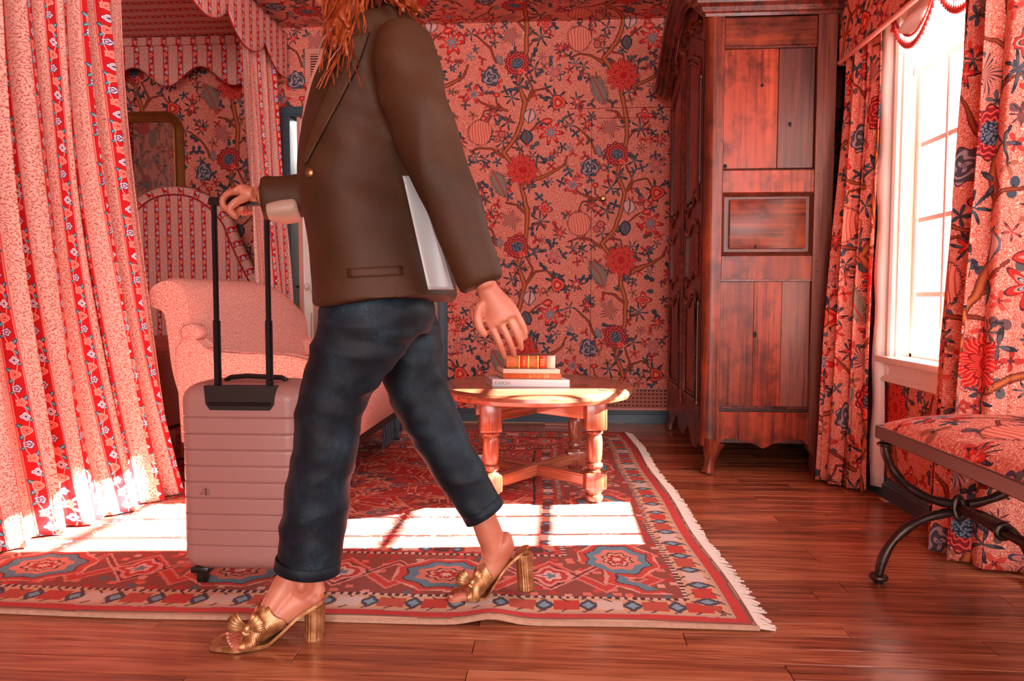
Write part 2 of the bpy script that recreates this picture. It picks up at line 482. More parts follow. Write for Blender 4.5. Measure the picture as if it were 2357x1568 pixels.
def stripe_fn(vec, P0=0.098, R0=0.036):
    x, y, _ = sep(vec)
    base, f_ = sub('leafy', lambda v: leafy(v, 'eabbac', 'd2705f', 'a23229'))(vec)
    x = mad(f_, 1e-7, x)
    k = floor(x / P0); X = mad(k, -P0, x) - P0 / 2
    col = base
    e = fabs(X)
    # ribbon and its thin edge lines
    col = mix(e < R0 / 2 + 0.0055, col, lin('efb0a2'))
    col = mix(e < R0 / 2 + 0.0035, col, lin('de5a50'))
    rib = mix(e < R0 / 2, lin('f3bdb0'), lin('c81a20'))
    rib = mix(e > R0 / 2 - 0.0012, rib, lin('e9887c'))
    per = 0.15
    ph = y * (2 * PI / per)
    vx = fsin(ph) * (R0 * 0.27)
    dv = fabs(X - vx)
    # leaves beside the vine
    Y1 = fmod(y, per / 4) - per / 8
    def blob(cx, cy, a, b, ang, stops, period, phase=0.0):
        nonlocal rib
        yy = fmod(y + phase, period) - period / 2
        ca, sa = math.cos(ang), math.sin(ang)
        dx = X - cx; dy = yy - cy
        xr = mad(dx, ca / a, dy * (sa / a)); yr = fabs(mad(dy, ca / b, dx * (-sa / b)))
        t = mad(xr, xr, yr)
        rib = mix(t < 1.0, rib, rg(stops)(t))
    rgs = {}
    def rg(st):
        if str(st) not in rgs: rgs[str(st)] = rampg('bloom', st)
        return rgs[str(st)]
    TE = [(0.0, '7fb4ba'), (0.45, '3a6a7c'), (0.85, '23324a')]
    for ph0, sx in ((0.0, 1), (0.075, -1)):
        blob(sx * 0.012, 0.012, 0.0105, 0.0052, sx * 0.9, TE, per, ph0)
        blob(sx * 0.011, -0.016, 0.0105, 0.0052, -sx * 0.9, TE, per, ph0)
        blob(-sx * 0.0125, 0.028, 0.0085, 0.0044, sx * 0.5, TE, per, ph0)
    rib = mix(dv < 0.0013, rib, lin('f2a898'))
    def bloom(phase, cx, R, stops, n=5):
        nonlocal rib
        yy = fmod(y + phase, per) - per / 2
        dx = X - cx
        r = m('SQRT', mad(dx, dx, yy * yy)); th = m('ARCTAN2', yy, dx)
        t = r / mad(fcos(th * float(n)), R * 0.14, R * 0.86)
        rib = mix(t < 1.0, rib, rg(stops)(t))
    bloom(0.0, 0.001, 0.0140, [(0.0, 'd2504a'), (0.2, 'f4a08e'), (0.42, 'e2665a'), (0.6, 'f7ac9a'), (0.85, 'e4766a')])
    bloom(0.0375, 0.003, 0.0128, [(0.0, '3a3560'), (0.25, 'e9dfe6'), (0.5, '8d86a6'), (0.62, 'f3e9ea'), (0.9, '3f3a66')], 4)
    bloom(0.075, -0.001, 0.0142, [(0.0, 'c43a38'), (0.25, 'f3907e'), (0.55, 'dd5a50'), (0.7, 'f6a594')], 3)
    bloom(0.1125, -0.003, 0.0125, [(0.0, 'f0c2c0'), (0.3, '5a547e'), (0.55, 'e2dbe6'), (0.85, '34406a')], 5)
    col = mix(e < R0 / 2 + 0.0012, col, rib)
    return col
STRIPE = group('rose_stripe_print', stripe_fn)
SMALL = group('small_leaf_print', lambda v: leafy(v, 'e9ad9e', 'd06d5c', 'ac3a2f', 0.95)[0])

# ---------------------------------------------------------------- rug print in metres, 0..RW by 0..RH
RW, RH = 3.08, 2.58
def rug_fn(vec):
    def rr(f, stops): return rampg('rug_colours', stops)(f)
    v = vm('SNAP', vec, (0.0042, 0.0042, 1.0))
    jit = vm('SCALE', vm('SUBTRACT', c2v(noi(v, 9, 2, col=True)), (0.5, 0.5, 0.5)), scale=0.012)
    v = vm('ADD', v, jit)
    d, vc = voro(v, 9.5, ('Distance', 'Color'), metric='MANHATTAN')
    h1, h2, h3 = sepc(vc)
    d4, vc4 = voro(v, 27, ('Distance', 'Color'), metric='CHEBYCHEV')
    g1, g2, g3 = sepc(vc4)
    de = voro(v, 6.0, 'Distance', 'DISTANCE_TO_EDGE')
    x, y, _ = sep(v)
    x = x + mad(h3, 1e-7, mad(g3, 1e-7, de * 1e-7))
    eu = fmin(x, RW - x); ev = fmin(y, RH - y)
    e = fmin(eu, ev); side = eu < ev
    a = m('ADD', y * side, x * (1.0 - side))
    a = a + 100 * 0.61 - 0.13
    # field: stepped medallion on madder red
    cx = x - RW / 2; cy = y - RH / 2
    md = fabs(cx) * 0.85 + fabs(cy)
    sx = m('SNAP', fabs(cx), 0.07); sy = m('SNAP', fabs(cy), 0.055)
    md2 = mad(sx, 0.85, sy)
    fld = rr(md2, [(0.0, '2d3c52'), (0.12, 'c8493a'), (0.2, 'e0a183'), (0.25, '3c4658'), (0.33, 'b8262a'), (0.62, 'cc8d6e'), (0.66, '7a332c'), (0.72, 'b4282a'), (0.90, '5b7a88'), (0.92, 'd89c80'), (0.95, 'b92f2b')])
    mot = rr(h1, [(0.0, '3b4c5c'), (0.10, 'c22c2b'), (0.32, 'e6b096'), (0.40, '5f8494'), (0.48, '7c3029'), (0.64, 'd1543f'), (0.88, 'd9a07e')])
    wav = fsin(d * 46.0 + h2 * 6.0)
    fld = mix(m('MULTIPLY', wav > 0.15, d < 0.62), fld, mot)
    mot2 = rr(g1, [(0.0, '4a4a55'), (0.12, 'e4a992'), (0.34, 'd04334'), (0.66, '8a3029'), (0.84, '6f93a0'), (0.9, 'efc5b0')])
    fld = mix(m('MULTIPLY', d4 < 0.24, g2 > 0.25), fld, mot2)
    # contour lines
    fld = mix(fabs(de - 0.10) < 0.018, fld, lin('e7957e'))
    fld = mix(fabs(de - 0.14) < 0.012, fld, lin('2b2a36'))
    # main border
    mb = mix(m('MULTIPLY', d4 < 0.30, g2 > 0.3), lin('93493f'), rr(g1, [(0.0, 'e9806c'), (0.3, 'c8302a'), (0.60, 'e7b3a0'), (0.75, '4f6f7e'), (0.82, 'd94a3a')]))
    bc = e - 0.30
    A = fmod(a, 0.61) - 0.305
    # meander bands between rosettes
    zig = fabs(fmod(a, 0.305) - 0.1525) * 1.15 - 0.088
    bd = fabs(bc - zig)
    mb = mix(bd < 0.030, mb, lin('e08678')); mb = mix(bd < 0.017, mb, lin('cf3f38'))
    zig2 = 0.088 - fabs(fmod(a, 0.305) - 0.1525) * 1.15
    bd2 = fabs(bc - zig2)
    mb = mix(bd2 < 0.018, mb, lin('e9a296')); mb = mix(bd2 < 0.008, mb, lin('8a2f30'))
    oct_ = fmax(fmax(fabs(A) * 0.8, fabs(bc)), (fabs(A) * 0.8 + fabs(bc)) * 0.72)
    th = m('ARCTAN2', bc, A)
    mb = mix(oct_ < 0.12, mb, rr(oct_ * 8.0 + fcos(th * 8.0) * 0.03, [(0.0, 'f0d0c0'), (0.10, 'c2302c'), (0.22, 'ecb49a'), (0.30, '5a2c30'), (0.35, 'e8907e'), (0.52, '5d95a8'), (0.72, '2e3440'), (0.76, 'd2463c'), (0.90, 'eaa898')]))
    B = fmod(a + 0.305, 0.61) - 0.305
    dB = fabs(B) * 1.0 + fabs(bc)
    mb = mix(dB < 0.085, mb, rr(dB * 10.0 + fcos(m('ARCTAN2', bc, B) * 5.0) * 0.08, [(0.0, '5a8c9c'), (0.2, 'f0c8bc'), (0.4, 'c83c38'), (0.62, 'eaa092'), (0.8, '50262a')]))
    # guard borders with diamonds
    def guard(e0, w, base, cols, per):
        gc = fabs(e - (e0 + w / 2)); gA = fmod(a, per) - per / 2; gB = fmod(a + per / 2, per) - per / 2
        g = mix(fabs(gA) * 1.3 + gc < w * 0.46, base, lin(cols[0])); g = mix(fabs(gA) * 1.3 + gc < w * 0.24, g, lin(cols[1]))
        bx = fmax(fabs(gB) * 0.85, gc); idx = fmod(floor(a / per + 0.5), 3.0)
        cc = rr(idx * 0.4, [(0.0, cols[2]), (0.3, cols[3]), (0.7, cols[4])])
        g = mix(bx < w * 0.34, g, cc)
        d5 = fabs(fmod(a + gc, per / 2) - per / 4)
        g = mix(m('MULTIPLY', d5 < 0.004, gc > w * 0.28), g, lin('473336'))
        return g
    g1_ = guard(0.055, 0.085, lin('dfb38f'), ('33475c', '7fb0c0', 'cc3e34', 'e4d0c4', 'c5523f'), 0.115)
    g2_ = guard(0.475, 0.065, lin('c8433a'), ('2f3f52', '86b4c4', 'ecc7b4', '54302f', 'e0876f'), 0.10)
    dots = fmod(a, 0.022) < 0.011
    dl = mix(dots, lin('3c2527'), lin('e7c3b4'))
    col = mix(e < 0.57, fld, lin('2e2a34'))
    col = mix(e < 0.56, col, g2_)
    col = mix(e < 0.47, col, dl)
    col = mix(e < 0.455, col, mb)
    col = mix(e < 0.155, col, dl)
    col = mix(e < 0.14, col, g1_)
    col = mix(e < 0.055, col, lin('c8a99a'))
    col = mix(e < 0.046, col, lin('cf3a38'))
    col = mix(e < 0.018, col, lin('7b5a50'))
    col = mix(e < 0.010, col, lin('c9a284'))
    return mix(0.10, col, lin('e8b8a8'))
RUGP = group('rug_print', rug_fn)

def fabric(name, g, rough=0.85, bmp=0.0006, gloss=0.25, sheen=0.0):
    def fn(b):
        uv = coords('UV')
        put(b.inputs['Base Color'], use(g, uv)); b.inputs['Roughness'].default_value = rough
        b.inputs['Specular IOR Level'].default_value = gloss; b.inputs['Sheen Weight'].default_value = sheen
        if bmp: bump(b, noi(uv, 900, 1), bmp, 0.4)
    return mat(name, fn)
M = {}
M['wallpaper'] = chintz_mat('chintz_wallpaper', 0.7, 0.3, 0.0, 0.0)
M['chintz'] = chintz_mat('chintz_cloth', 0.85, 0.25, 0.0, 0.0006)
M['stripe'] = fabric('rose_stripe_cloth', STRIPE)
M['small'] = fabric('small_leaf_cloth', SMALL)
M['rug'] = fabric('rug_wool', RUGP, 0.95, 0.003, 0.08, 0.0)

def wood_fn(cols, sc=1.0, axis=0, rough=(0.22, 0.45), worn=None, rand=0.35, grain=1.0, coat=0.0):
    spec = 0.32 if worn else 0.5
    def fn(b):
        v = coords('Object')
        oi = nn('ShaderNodeObjectInfo'); rnd = E(oi.outputs['Random'])
        off = comb(rnd * 17.0, rnd * 31.0, rnd * 7.0)
        s = [11.0, 11.0, 11.0]; s[axis] = 0.8
        v2 = vm('ADD', vm('MULTIPLY', v, tuple(x * sc for x in s)), off)
        n1 = noi(v2, 1.0, 3, 0.55, dist=0.6)
        rings = fsin(n1 * 42.0)
        s2 = [90.0, 90.0, 90.0]; s2[axis] = 3.0
        n2 = noi(vm('ADD', vm('MULTIPLY', v, tuple(x * sc for x in s2)), off), 1.0, 3, 0.7)
        f = mad(rings, 0.10 * grain, mad(n1, 0.55, n2 * 0.45))
        f = mad(rnd - 0.5, rand, f)
        c = ramp(f, [(0.22, cols[0]), (0.45, cols[1]), (0.62, cols[2]), (0.85, cols[3])])
        pores = framp(n2, [(0.30, 0.35), (0.44, 1.0)])
        c = mixmul(0.8, c, pores)
        if worn:
            wn = noi(vm('ADD', v, off), 3.5, 4, 0.6)
            c = mix(framp(wn, [(0.55, 0.0), (0.72, 0.75)]), c, lin(worn))
        put(b.inputs['Base Color'], c)
        put(b.inputs['Roughness'], mad(n2, rough[1] - rough[0], rough[0]))
        if coat: b.inputs['Coat Weight'].default_value = coat; b.inputs['Coat Roughness'].default_value = 0.15
        if worn:
            blot = noi(vm('ADD', v, off), 9.0, 3, 0.6)
            c = mixmul(0.75, c, ramp(blot, [(0.30, '5a4038'), (0.52, 'ffffff')])); put(b.inputs['Base Color'], c)
        b.inputs['Specular IOR Level'].default_value = spec
        bump(b, f, 0.0008, 0.35)
    return fn
M['floor'] = mat('oak_floorboards', wood_fn(('74402c', '9a5438', 'b06746', 'c4805c'), 1.0, 0, (0.13, 0.30), rand=0.34, grain=1.2))
M['oak'] = mat('table_oak', wood_fn(('55291a', '854832', 'a05f42', 'b97c5a'), .8, 0, (0.16, 0.34), rand=0.1, grain=.5, coat=0.3))
M['oakz'] = mat('table_oak_upright', wood_fn(('4f2416', '773c28', '93513a', 'ad6c4c'), 1.0, 2, (0.16, 0.34), rand=0.1, grain=.5, coat=0.3))
M['arm'] = mat('old_cherry_wood', wood_fn(('33130d', '5c2517', '7a3620', '94492a'), 0.8, 2, (0.22, 0.42), worn='a34424', rand=0.2, grain=.5))
M['armx'] = mat('old_cherry_wood_cross', wood_fn(('38150e', '622919', '7e3922', '984c2e'), 0.8, 0, (0.22, 0.42), worn='a04526', rand=0.2, grain=.5))
M['army'] = mat('old_cherry_wood_moulding', wood_fn(('2a0d0a', '4e1a12', '6e2718', '8c3a20'), 0.8, 1, (0.2, 0.4), rand=0.1, coat=0.2))
M['armdark'] = mat('old_cherry_wood_dark', wood_fn(('34160f', '5c2a1e', '763a28', '8c4c34'), 0.9, 2, (0.3, 0.5), rand=0.2, grain=.5))
M['armred'] = mat('old_cherry_wood_red', wood_fn(('4a1a10', '7e2f1a', '9e3f22', 'b65530'), 0.7, 2, (0.22, 0.42), worn='7c3a24', rand=0.2, grain=.5))
M['iron'] = plain('wrought_iron', '4a3a36', 0.38, 0.75, 0.4, 30, 0.002, 60)
M['hinge'] = plain('old_iron_hinge', '6d5850', 0.4, 0.8)
M['teal'] = plain('teal_paint', '3d5460', 0.35, 0, 0.08)
M['cream'] = plain('cream_paint', 'f0e6dd', 0.4, 0, 0.03)
M['salmonpaint'] = plain('salmon_paint', 'd78e7e', 0.45, 0, 0.05)
M['taupe'] = plain('taupe_paint', 'c79f90', 0.4, 0, 0.05)
M['hall'] = plain('hall_plaster', 'f2e8dc', 0.8, 0, 0.03)
M['dark'] = plain('shadow_gap', '1c1012', 0.9)
M['piping'] = plain('red_piping', '9c1f24', 0.7)
M['redtrim'] = plain('red_tassel_yarn', 'b43430', 0.8)
M['linen'] = plain('white_linen', 'f3efe9', 0.8, 0, 0.03)
M['gilt'] = plain('old_gilt', 'a9713a', 0.35, 0.7, 0.35, 12, 0.001, 80)
M['glassknob'] = plain('pale_knob', 'd9c9bf', 0.15)
M['brass'] = plain('dark_brass', '8a6540', 0.3, 0.8)
M['black'] = plain('black_plastic', '17120f', 0.35)
M['alu'] = plain('black_aluminium', '1e1a1c', 0.3, 0.6)
M['case'] = plain('pink_suitcase_shell', 'a87870', 0.42, 0, 0.05, 5)
M['grey'] = plain('grey_plastic', '77706f', 0.5)
def mirror_fn(b): setp(b, 'c0b8b0', 0.03, 1.0)
M['mirror'] = mat('mirror_glass', mirror_fn)
def glass_fn(b):
    b.inputs['Base Color'].default_value = (1, 1, 1, 1); b.inputs['Roughness'].default_value = 0.0
    g = nn('ShaderNodeBsdfGlossy'); g.inputs['Roughness'].default_value = 0.02
    t = nn('ShaderNodeBsdfTransparent'); mx = nn('ShaderNodeMixShader'); mx.inputs[0].default_value = 0.05
    T.t.links.new(t.outputs[0], mx.inputs[1]); T.t.links.new(g.outputs[0], mx.inputs[2])
    T.t.links.new(mx.outputs[0], T.t.nodes['Material Output'].inputs['Surface'])
M['glass'] = mat('window_glass', glass_fn)
M['yarn'] = plain('rug_fringe_yarn', 'e6d6c8', 0.9)
M['bluefringe'] = plain('slate_fringe', '4d5c68', 0.9)
M['darkwood'] = plain('dark_turned_wood', '2a1712', 0.35)

# ---------------------------------------------------------------- mesh helpers
def wloc(p):
    v = Vector((0, 0, 0))
    while p is not None:
        v = v + p.location; p = p.parent
    return v
def empty(name, loc, label=None, cat=None, group=None):
    o = bpy.data.objects.new(name, None); o.empty_display_size = 0.1; o.location = loc; C.objects.link(o)
    if label: o['label'] = label; o['category'] = cat
    if group: o['group'] = group
    return o
def tag(o, label=None, cat=None, group=None, kind=None):
    if label: o['label'] = label
    if cat: o['category'] = cat
    if group: o['group'] = group
    if kind: o['kind'] = kind
    return o
def link(name, V, Fc, mt, parent=None, uv=None, smooth=True, sharp=None, kind=None, fmat=None, base=False):
    """one mesh object from world-space vertices; uv: one (u,v) per vertex"""
    V = np.asarray([tuple(v) for v in V], float)
    lo, hi = V.min(0), V.max(0); c = (lo + hi) / 2
    if base: c[2] = lo[2]
    me = bpy.data.meshes.new(name)
    me.from_pydata((V - c).tolist(), [], [tuple(f) for f in Fc]); 
    mts = mt if isinstance(mt, (list, tuple)) else [mt]
    for x in mts: me.materials.append(x)
    if fmat is not None: me.polygons.foreach_set('material_index', fmat)
    if uv is not None:
        ul = me.uv_layers.new(name='UVMap'); li = np.zeros(len(me.loops), int); me.loops.foreach_get('vertex_index', li)
        ul.data.foreach_set('uv', np.asarray(uv, float)[li].ravel())
    if smooth: me.polygons.foreach_set('use_smooth', [True] * len(me.polygons))
    me.validate(); me.update()
    if smooth and sharp:
        try: me.set_sharp_from_angle(angle=math.radians(sharp))
        except Exception: pass
    o = bpy.data.objects.new(name, me); C.objects.link(o)
    o.location = Vector(c) - (wloc(parent) if parent else Vector((0, 0, 0)))
    o.parent = parent
    if kind: o['kind'] = kind
    return o
class MB:
    def __init__(s): s.V = []; s.F = []; s.uv = []
    def add(s, V, Fc, uv=None):
        n = len(s.V); s.V += [tuple(v) for v in V]; s.F += [tuple(i + n for i in f) for f in Fc]
        s.uv += list(uv) if uv is not None else [(v[0] + v[1], v[2]) for v in V]
        return s
    def box(s, x0, x1, y0, y1, z0, z1, bev=0.0, rot=None, piv=None):
        x0, x1 = sorted((x0, x1)); y0, y1 = sorted((y0, y1)); z0, z1 = sorted((z0, z1))
        if bev <= 0:
            V = [(x, y, z) for z in (z0, z1) for y in (y0, y1) for x in (x0, x1)]
            Fc = [(0, 2, 3, 1), (4, 5, 7, 6), (0, 1, 5, 4), (2, 6, 7, 3), (0, 4, 6, 2), (1, 3, 7, 5)]
        else:
            b = min(bev, (x1 - x0) / 2.01, (y1 - y0) / 2.01, (z1 - z0) / 2.01)
            bm = bmesh.new(); bmesh.ops.create_cube(bm, size=1)
            for v in bm.verts: v.co = Vector(((x0 + x1) / 2 + v.co.x * (x1 - x0), (y0 + y1) / 2 + v.co.y * (y1 - y0), (z0 + z1) / 2 + v.co.z * (z1 - z0)))
            bmesh.ops.bevel(bm, geom=bm.edges[:], offset=b, segments=2 if b > 0.004 else 1, profile=0.5, affect='EDGES')
            V = [v.co.copy() for v in bm.verts]; bm.verts.index_update(); Fc = [[v.index for v in f.verts] for f in bm.faces]; bm.free()
        if rot is not None:
            R = Matrix.Rotation(rot, 3, 'Z') if not isinstance(rot, Matrix) else rot
            p = Vector(piv if piv is not None else ((x0 + x1) / 2, (y0 + y1) / 2, (z0 + z1) / 2))
            V = [R @ (Vector(v) - p) + p for v in V]
        return s.add(V, Fc)
    def lathe(s, cx, cy, prof, n=20, cap=True):
        V = []; Fc = []
        for r, z in prof:
            for k in range(n):
                a = 2 * PI * k / n; V.append((cx + r * math.cos(a), cy + r * math.sin(a), z))
        for i in range(len(prof) - 1):
            for k in range(n):
                a, b = i * n + k, i * n + (k + 1) % n; Fc.append((a, b, b + n, a + n))
        if cap: Fc.append(tuple(range(n))[::-1]); Fc.append(tuple(range((len(prof) - 1) * n, len(prof) * n)))
        return s.add(V, Fc)
    def tube(s, pts, r, n=10, cap=True, closed=False):
        V, Fc = tube_vf(pts, r, n, cap, closed); return s.add(V, Fc)
    def prism(s, poly, axis, a0, a1):
        """poly in the plane normal to axis ('x': (y,z), 'y': (x,z), 'z': (x,y)), extruded a0..a1"""
        f = {'x': lambda p, a: (a, p[0], p[1]), 'y': lambda p, a: (p[0], a, p[1]), 'z': lambda p, a: (p[0], p[1], a)}[axis]
        n = len(poly)
        V = [f(p, a0) for p in poly] + [f(p, a1) for p in poly]
        Fc = [tuple(range(n))[::-1], tuple(range(n, 2 * n))] + [(i, (i + 1) % n, (i + 1) % n + n, i + n) for i in range(n)]
        return s.add(V, Fc)
    def build(s, name, mt, parent=None, smooth=True, sharp=35, **k):
        return link(name, s.V, s.F, mt, parent, uv=s.uv, smooth=smooth, sharp=sharp, **k)
def tube_vf(pts, r, n=10, cap=True, closed=False):
    pts = [Vector(p) for p in pts]; rs = r if isinstance(r, (list, tuple)) else [r] * len(pts)
    V = []; Fc = []; L = len(pts); up = None
    for i, p in enumerate(pts):
        a = pts[(i - 1) % L] if (closed or i > 0) else p; b = pts[(i + 1) % L] if (closed or i < L - 1) else p
        t = (b - a).normalized()
        if up is None:
            up = Vector((0, 0, 1)) if abs(t.z) < 0.9 else Vector((0, 1, 0))
        u = (up - t * up.dot(t)).normalized(); up = u; w = t.cross(u)
        for k in range(n):
            an = 2 * PI * k / n; V.append(p + (u * math.cos(an) + w * math.sin(an)) * rs[i])
    for i in range(L if closed else L - 1):
        j = (i + 1) % L
        for k in range(n):
            Fc.append((i * n + k, i * n + (k + 1) % n, j * n + (k + 1) % n, j * n + k))
    if cap and not closed: Fc.append(tuple(range(n))[::-1]); Fc.append(tuple(range((L - 1) * n, L * n)))
    return V, Fc
def spline(pts, n):
    """Catmull-Rom through pts of any dimension, n samples"""
    P = np.asarray(pts, float); L = len(P); out = []
    for k in range(n):
        t = k / (n - 1) * (L - 1); i = min(int(t), L - 2); u = t - i
        p0 = P[max(i - 1, 0)]; p1 = P[i]; p2 = P[i + 1]; p3 = P[min(i + 2, L - 1)]
        out.append(0.5 * ((2 * p1) + (-p0 + p2) * u + (2 * p0 - 5 * p1 + 4 * p2 - p3) * u * u + (-p0 + 3 * p1 - 3 * p2 + p3) * u ** 3))
    return np.array(out)
def grid_faces(nu, nv, closed_u=False):
    Fc = []
    for j in range(nv - 1):
        for i in range(nu if closed_u else nu - 1):
            a = j * nu + i; b = j * nu + (i + 1) % nu
            Fc.append((a, b, b + nu, a + nu))
    return Fc
def cloth(name, top, bot, z1, z0, mt, parent=None, folds=9, amp=0.045, nu=260, nv=60, amp_top=0.6, seed=0, flare=None, uvs=1.0, thick=0.004, zf=None, sharpfold=0.5):
    """hanging cloth between a plan path at the top and one at the bottom; folds run down it; uv in metres of cloth"""
    rs = random.Random(seed)
    tp = spline(top, nu); bp = spline(bot, nu)
    ph = np.linspace(0, 1, nu)
    # uneven fold phase
    wob = sum(rs.uniform(-0.5, 0.5) / (k + 1) * np.sin(2 * PI * (k + 1) * ph + rs.uniform(0, 6)) for k in range(5))
    a = 2 * PI * (folds * ph) + wob * 1.7
    amps = 0.75 + 0.35 * np.sin(2 * PI * ph * 2.3 + rs.uniform(0, 6)) + 0.2 * np.sin(2 * PI * ph * 5.1 + 1)
    V = []; UV = []
    def normals(p):
        d = np.gradient(p, axis=0); d /= np.linalg.norm(d, axis=1)[:, None] + 1e-9
        return np.stack([d[:, 1], -d[:, 0]], 1), d
    rows = []
    for j in range(nv):
        t = j / (nv - 1)              # 0 top .. 1 bottom
        tf = t ** flare if flare else t
        p = tp * (1 - tf) + bp * tf
        nrm, tg = normals(p)
        am = amp * (amp_top + (1 - amp_top) * t) * amps
        drift = 0.55 * np.sin(2.2 * t + 3 * ph + seed) * t
        s = np.sin(a + drift)
        s2 = np.sign(s) * np.abs(s) ** (1 - 0.35 * sharpfold)
        off = am * s2 + 0.25 * am * np.sin(2.3 * a + 1.3 + 1.5 * t) + 0.006 * np.sin(9 * t + 7 * ph * 3)
        tang = am * 0.45 * np.sin(2 * (a + drift))
        q = p + nrm * off[:, None] + tg * tang[:, None]
        rows.append(q)
    ref = rows[int(nv * 0.75)]
    u = np.concatenate([[0], np.cumsum(np.linalg.norm(np.diff(ref, axis=0), axis=1))]) * uvs
    for j in range(nv):
        t = j / (nv - 1)
        for i in range(nu):
            zz = z1 * (1 - t) + z0 * t
            if zf: zz = zf(ph[i], t, zz)
            V.append((rows[j][i][0], rows[j][i][1], zz)); UV.append((u[i], zz * uvs))
    o = link(name, V, grid_faces(nu, nv), mt, parent, uv=UV)
    if thick:
        md = o.modifiers.new('thick', 'SOLIDIFY'); md.thickness = thick; md.offset = 0
    return o
# ================================================================ THE SETTING
XR, YB, ZC, XL = 1.335, 4.73, 2.60, -3.45
def panel(name, V4, mt, uv4, parent=None, thick=0.0):
    return link(name, V4, [(0, 1, 2, 3)], mt, parent, uv=uv4, smooth=False)
# floor slab
fl = MB().box(XL - 0.2, 2.6, -4.8, 6.9, -0.12, -0.018).build('floor', M['floor'], smooth=False); tag(fl, kind='structure')
PWD = 0.07
prs = random.Random(3)
plank_meshes = {}
def plank(x0, x1, y0):
    key = round(x1 - x0, 2)
    g = 0.0008
    if key not in plank_meshes:
        o = MB().box(x0 + g, x1 - g, y0 + g, y0 + PWD - g, -0.0175, 0.0, bev=0.0012).build('plank', M['floor'], fl, smooth=False)
        plank_meshes[key] = o
    else:
        s = plank_meshes[key]; o = s.copy(); C.objects.link(o); o.parent = fl
        o.location = Vector(((x0 + x1) / 2, y0 + PWD / 2, -0.00875)) - wloc(fl)
r = 0
y = 1.10
while y < YB - 0.001:
    xa = -3.0 if y < 1.95 else 0.30
    xb = 1.33 if y > 2.25 else 2.0
    x = xa - prs.choice((0.1, 0.3, 0.5, 0.7)) if y < 1.95 else xa - prs.choice((0.0, 0.2, 0.4))
    while x < xb:
        L = prs.choice((0.5, 0.7, 0.9, 1.1, 1.3)); x1 = min(x + L, xb)
        if x1 - x > 0.08: plank(x, x1, y)
        x = x1
    y += PWD
# back wall with the door opening; the hidden door is a slab of its own
DX0, DX1, DZ = W(652, 500, YB).x, W(1030, 700, YB).x, 2.085
JX0, JX1, JZ0, JZ1 = W(1361, 560, YB).x, 1.10, W(1361, 868, YB).z, W(1361, 273, YB).z
def wall_rects(name, rects, y, mt, u0=0.0, flip=False):
    mb = MB()
    for x0, x1, z0, z1 in rects:
        V = [(x0, y, z0), (x1, y, z0), (x1, y, z1), (x0, y, z1), (x0, y + 0.12, z0), (x1, y + 0.12, z0), (x1, y + 0.12, z1), (x0, y + 0.12, z1)]
        Fc = [(0, 1, 2, 3), (5, 4, 7, 6), (4, 0, 3, 7), (1, 5, 6, 2), (3, 2, 6, 7), (4, 5, 1, 0)]
        mb.add(V, Fc, [(v[0] + u0, v[2]) for v in V])
    return mb.build(name, mt, smooth=False)
dref = W(1190, 146, YB)      # a dahlia of the print sits here
U0, V0 = -dref.x, -dref.z
def shift(o, du, dv, s=1.0):
    for d in o.data.uv_layers[0].data: d.uv = (d.uv[0] * s + du, d.uv[1] * s + dv)
g = 0.0028
wbk = wall_rects('wall_back', [(XL, DX0, 0, ZC), (DX0, DX1, DZ, ZC), (DX1, JX0 - g, 0, ZC), (JX0 - g, JX1 + g, JZ1 + g, ZC), (JX0 - g, JX1 + g, 0, JZ0 - g), (JX1 + g, XR + 0.15, 0, ZC)], YB, M['wallpaper'])
shift(wbk, U0, V0); tag(wbk, kind='structure')
gapb = MB().box(JX0 - .02, JX1 + .02, YB + 0.05, YB + 0.1, JZ0 - .02, JZ1 + .02).build('door_gap_lining', M['dark'], None, smooth=False); tag(gapb, kind='structure')
gapb.name = 'trim_4'
jd = empty('door_2', ((JX0 + JX1) / 2, YB, JZ0)); jd['kind'] = 'structure'
sl = wall_rects('door_slab', [(JX0, JX1, JZ0, JZ1)], YB, M['wallpaper']); shift(sl, U0, V0)
sl.parent = jd; sl.location -= jd.location
kp = W(1388, 457, YB)
V = []; 
kn = MB()
pr = [(0.001, -0.03), (0.012, -0.029), (0.018, -0.020), (0.016, -0.012), (0.007, -0.007), (0.007, 0.0)]
kn.add([(kp.x + r_ * math.cos(a), YB + d_, kp.z + r_ * math.sin(a)) for r_, d_ in pr for a in [2 * PI * k / 16 for k in range(16)]], grid_faces(16, len(pr), True)).build('door_knob', M['brass'], jd)
# thin applied line moulding above the hidden door
zl = W(1400, 249, YB).z
ln = MB().box(W(1312, 249, YB).x, XR, YB - 0.003, YB, zl - 0.002, zl + 0.002).build('trim_1', M['piping'], smooth=False); tag(ln, kind='structure')
# left wall
lw = link('wall_left', [(XL, -4.8, 0), (XL, YB, 0), (XL, YB, ZC), (XL, -4.8, ZC)], [(0, 1, 2, 3)], M['wallpaper'], uv=[(0, 0), (9.5, 0), (9.5, 2.6), (0, 2.6)], smooth=False); tag(lw, kind='structure')
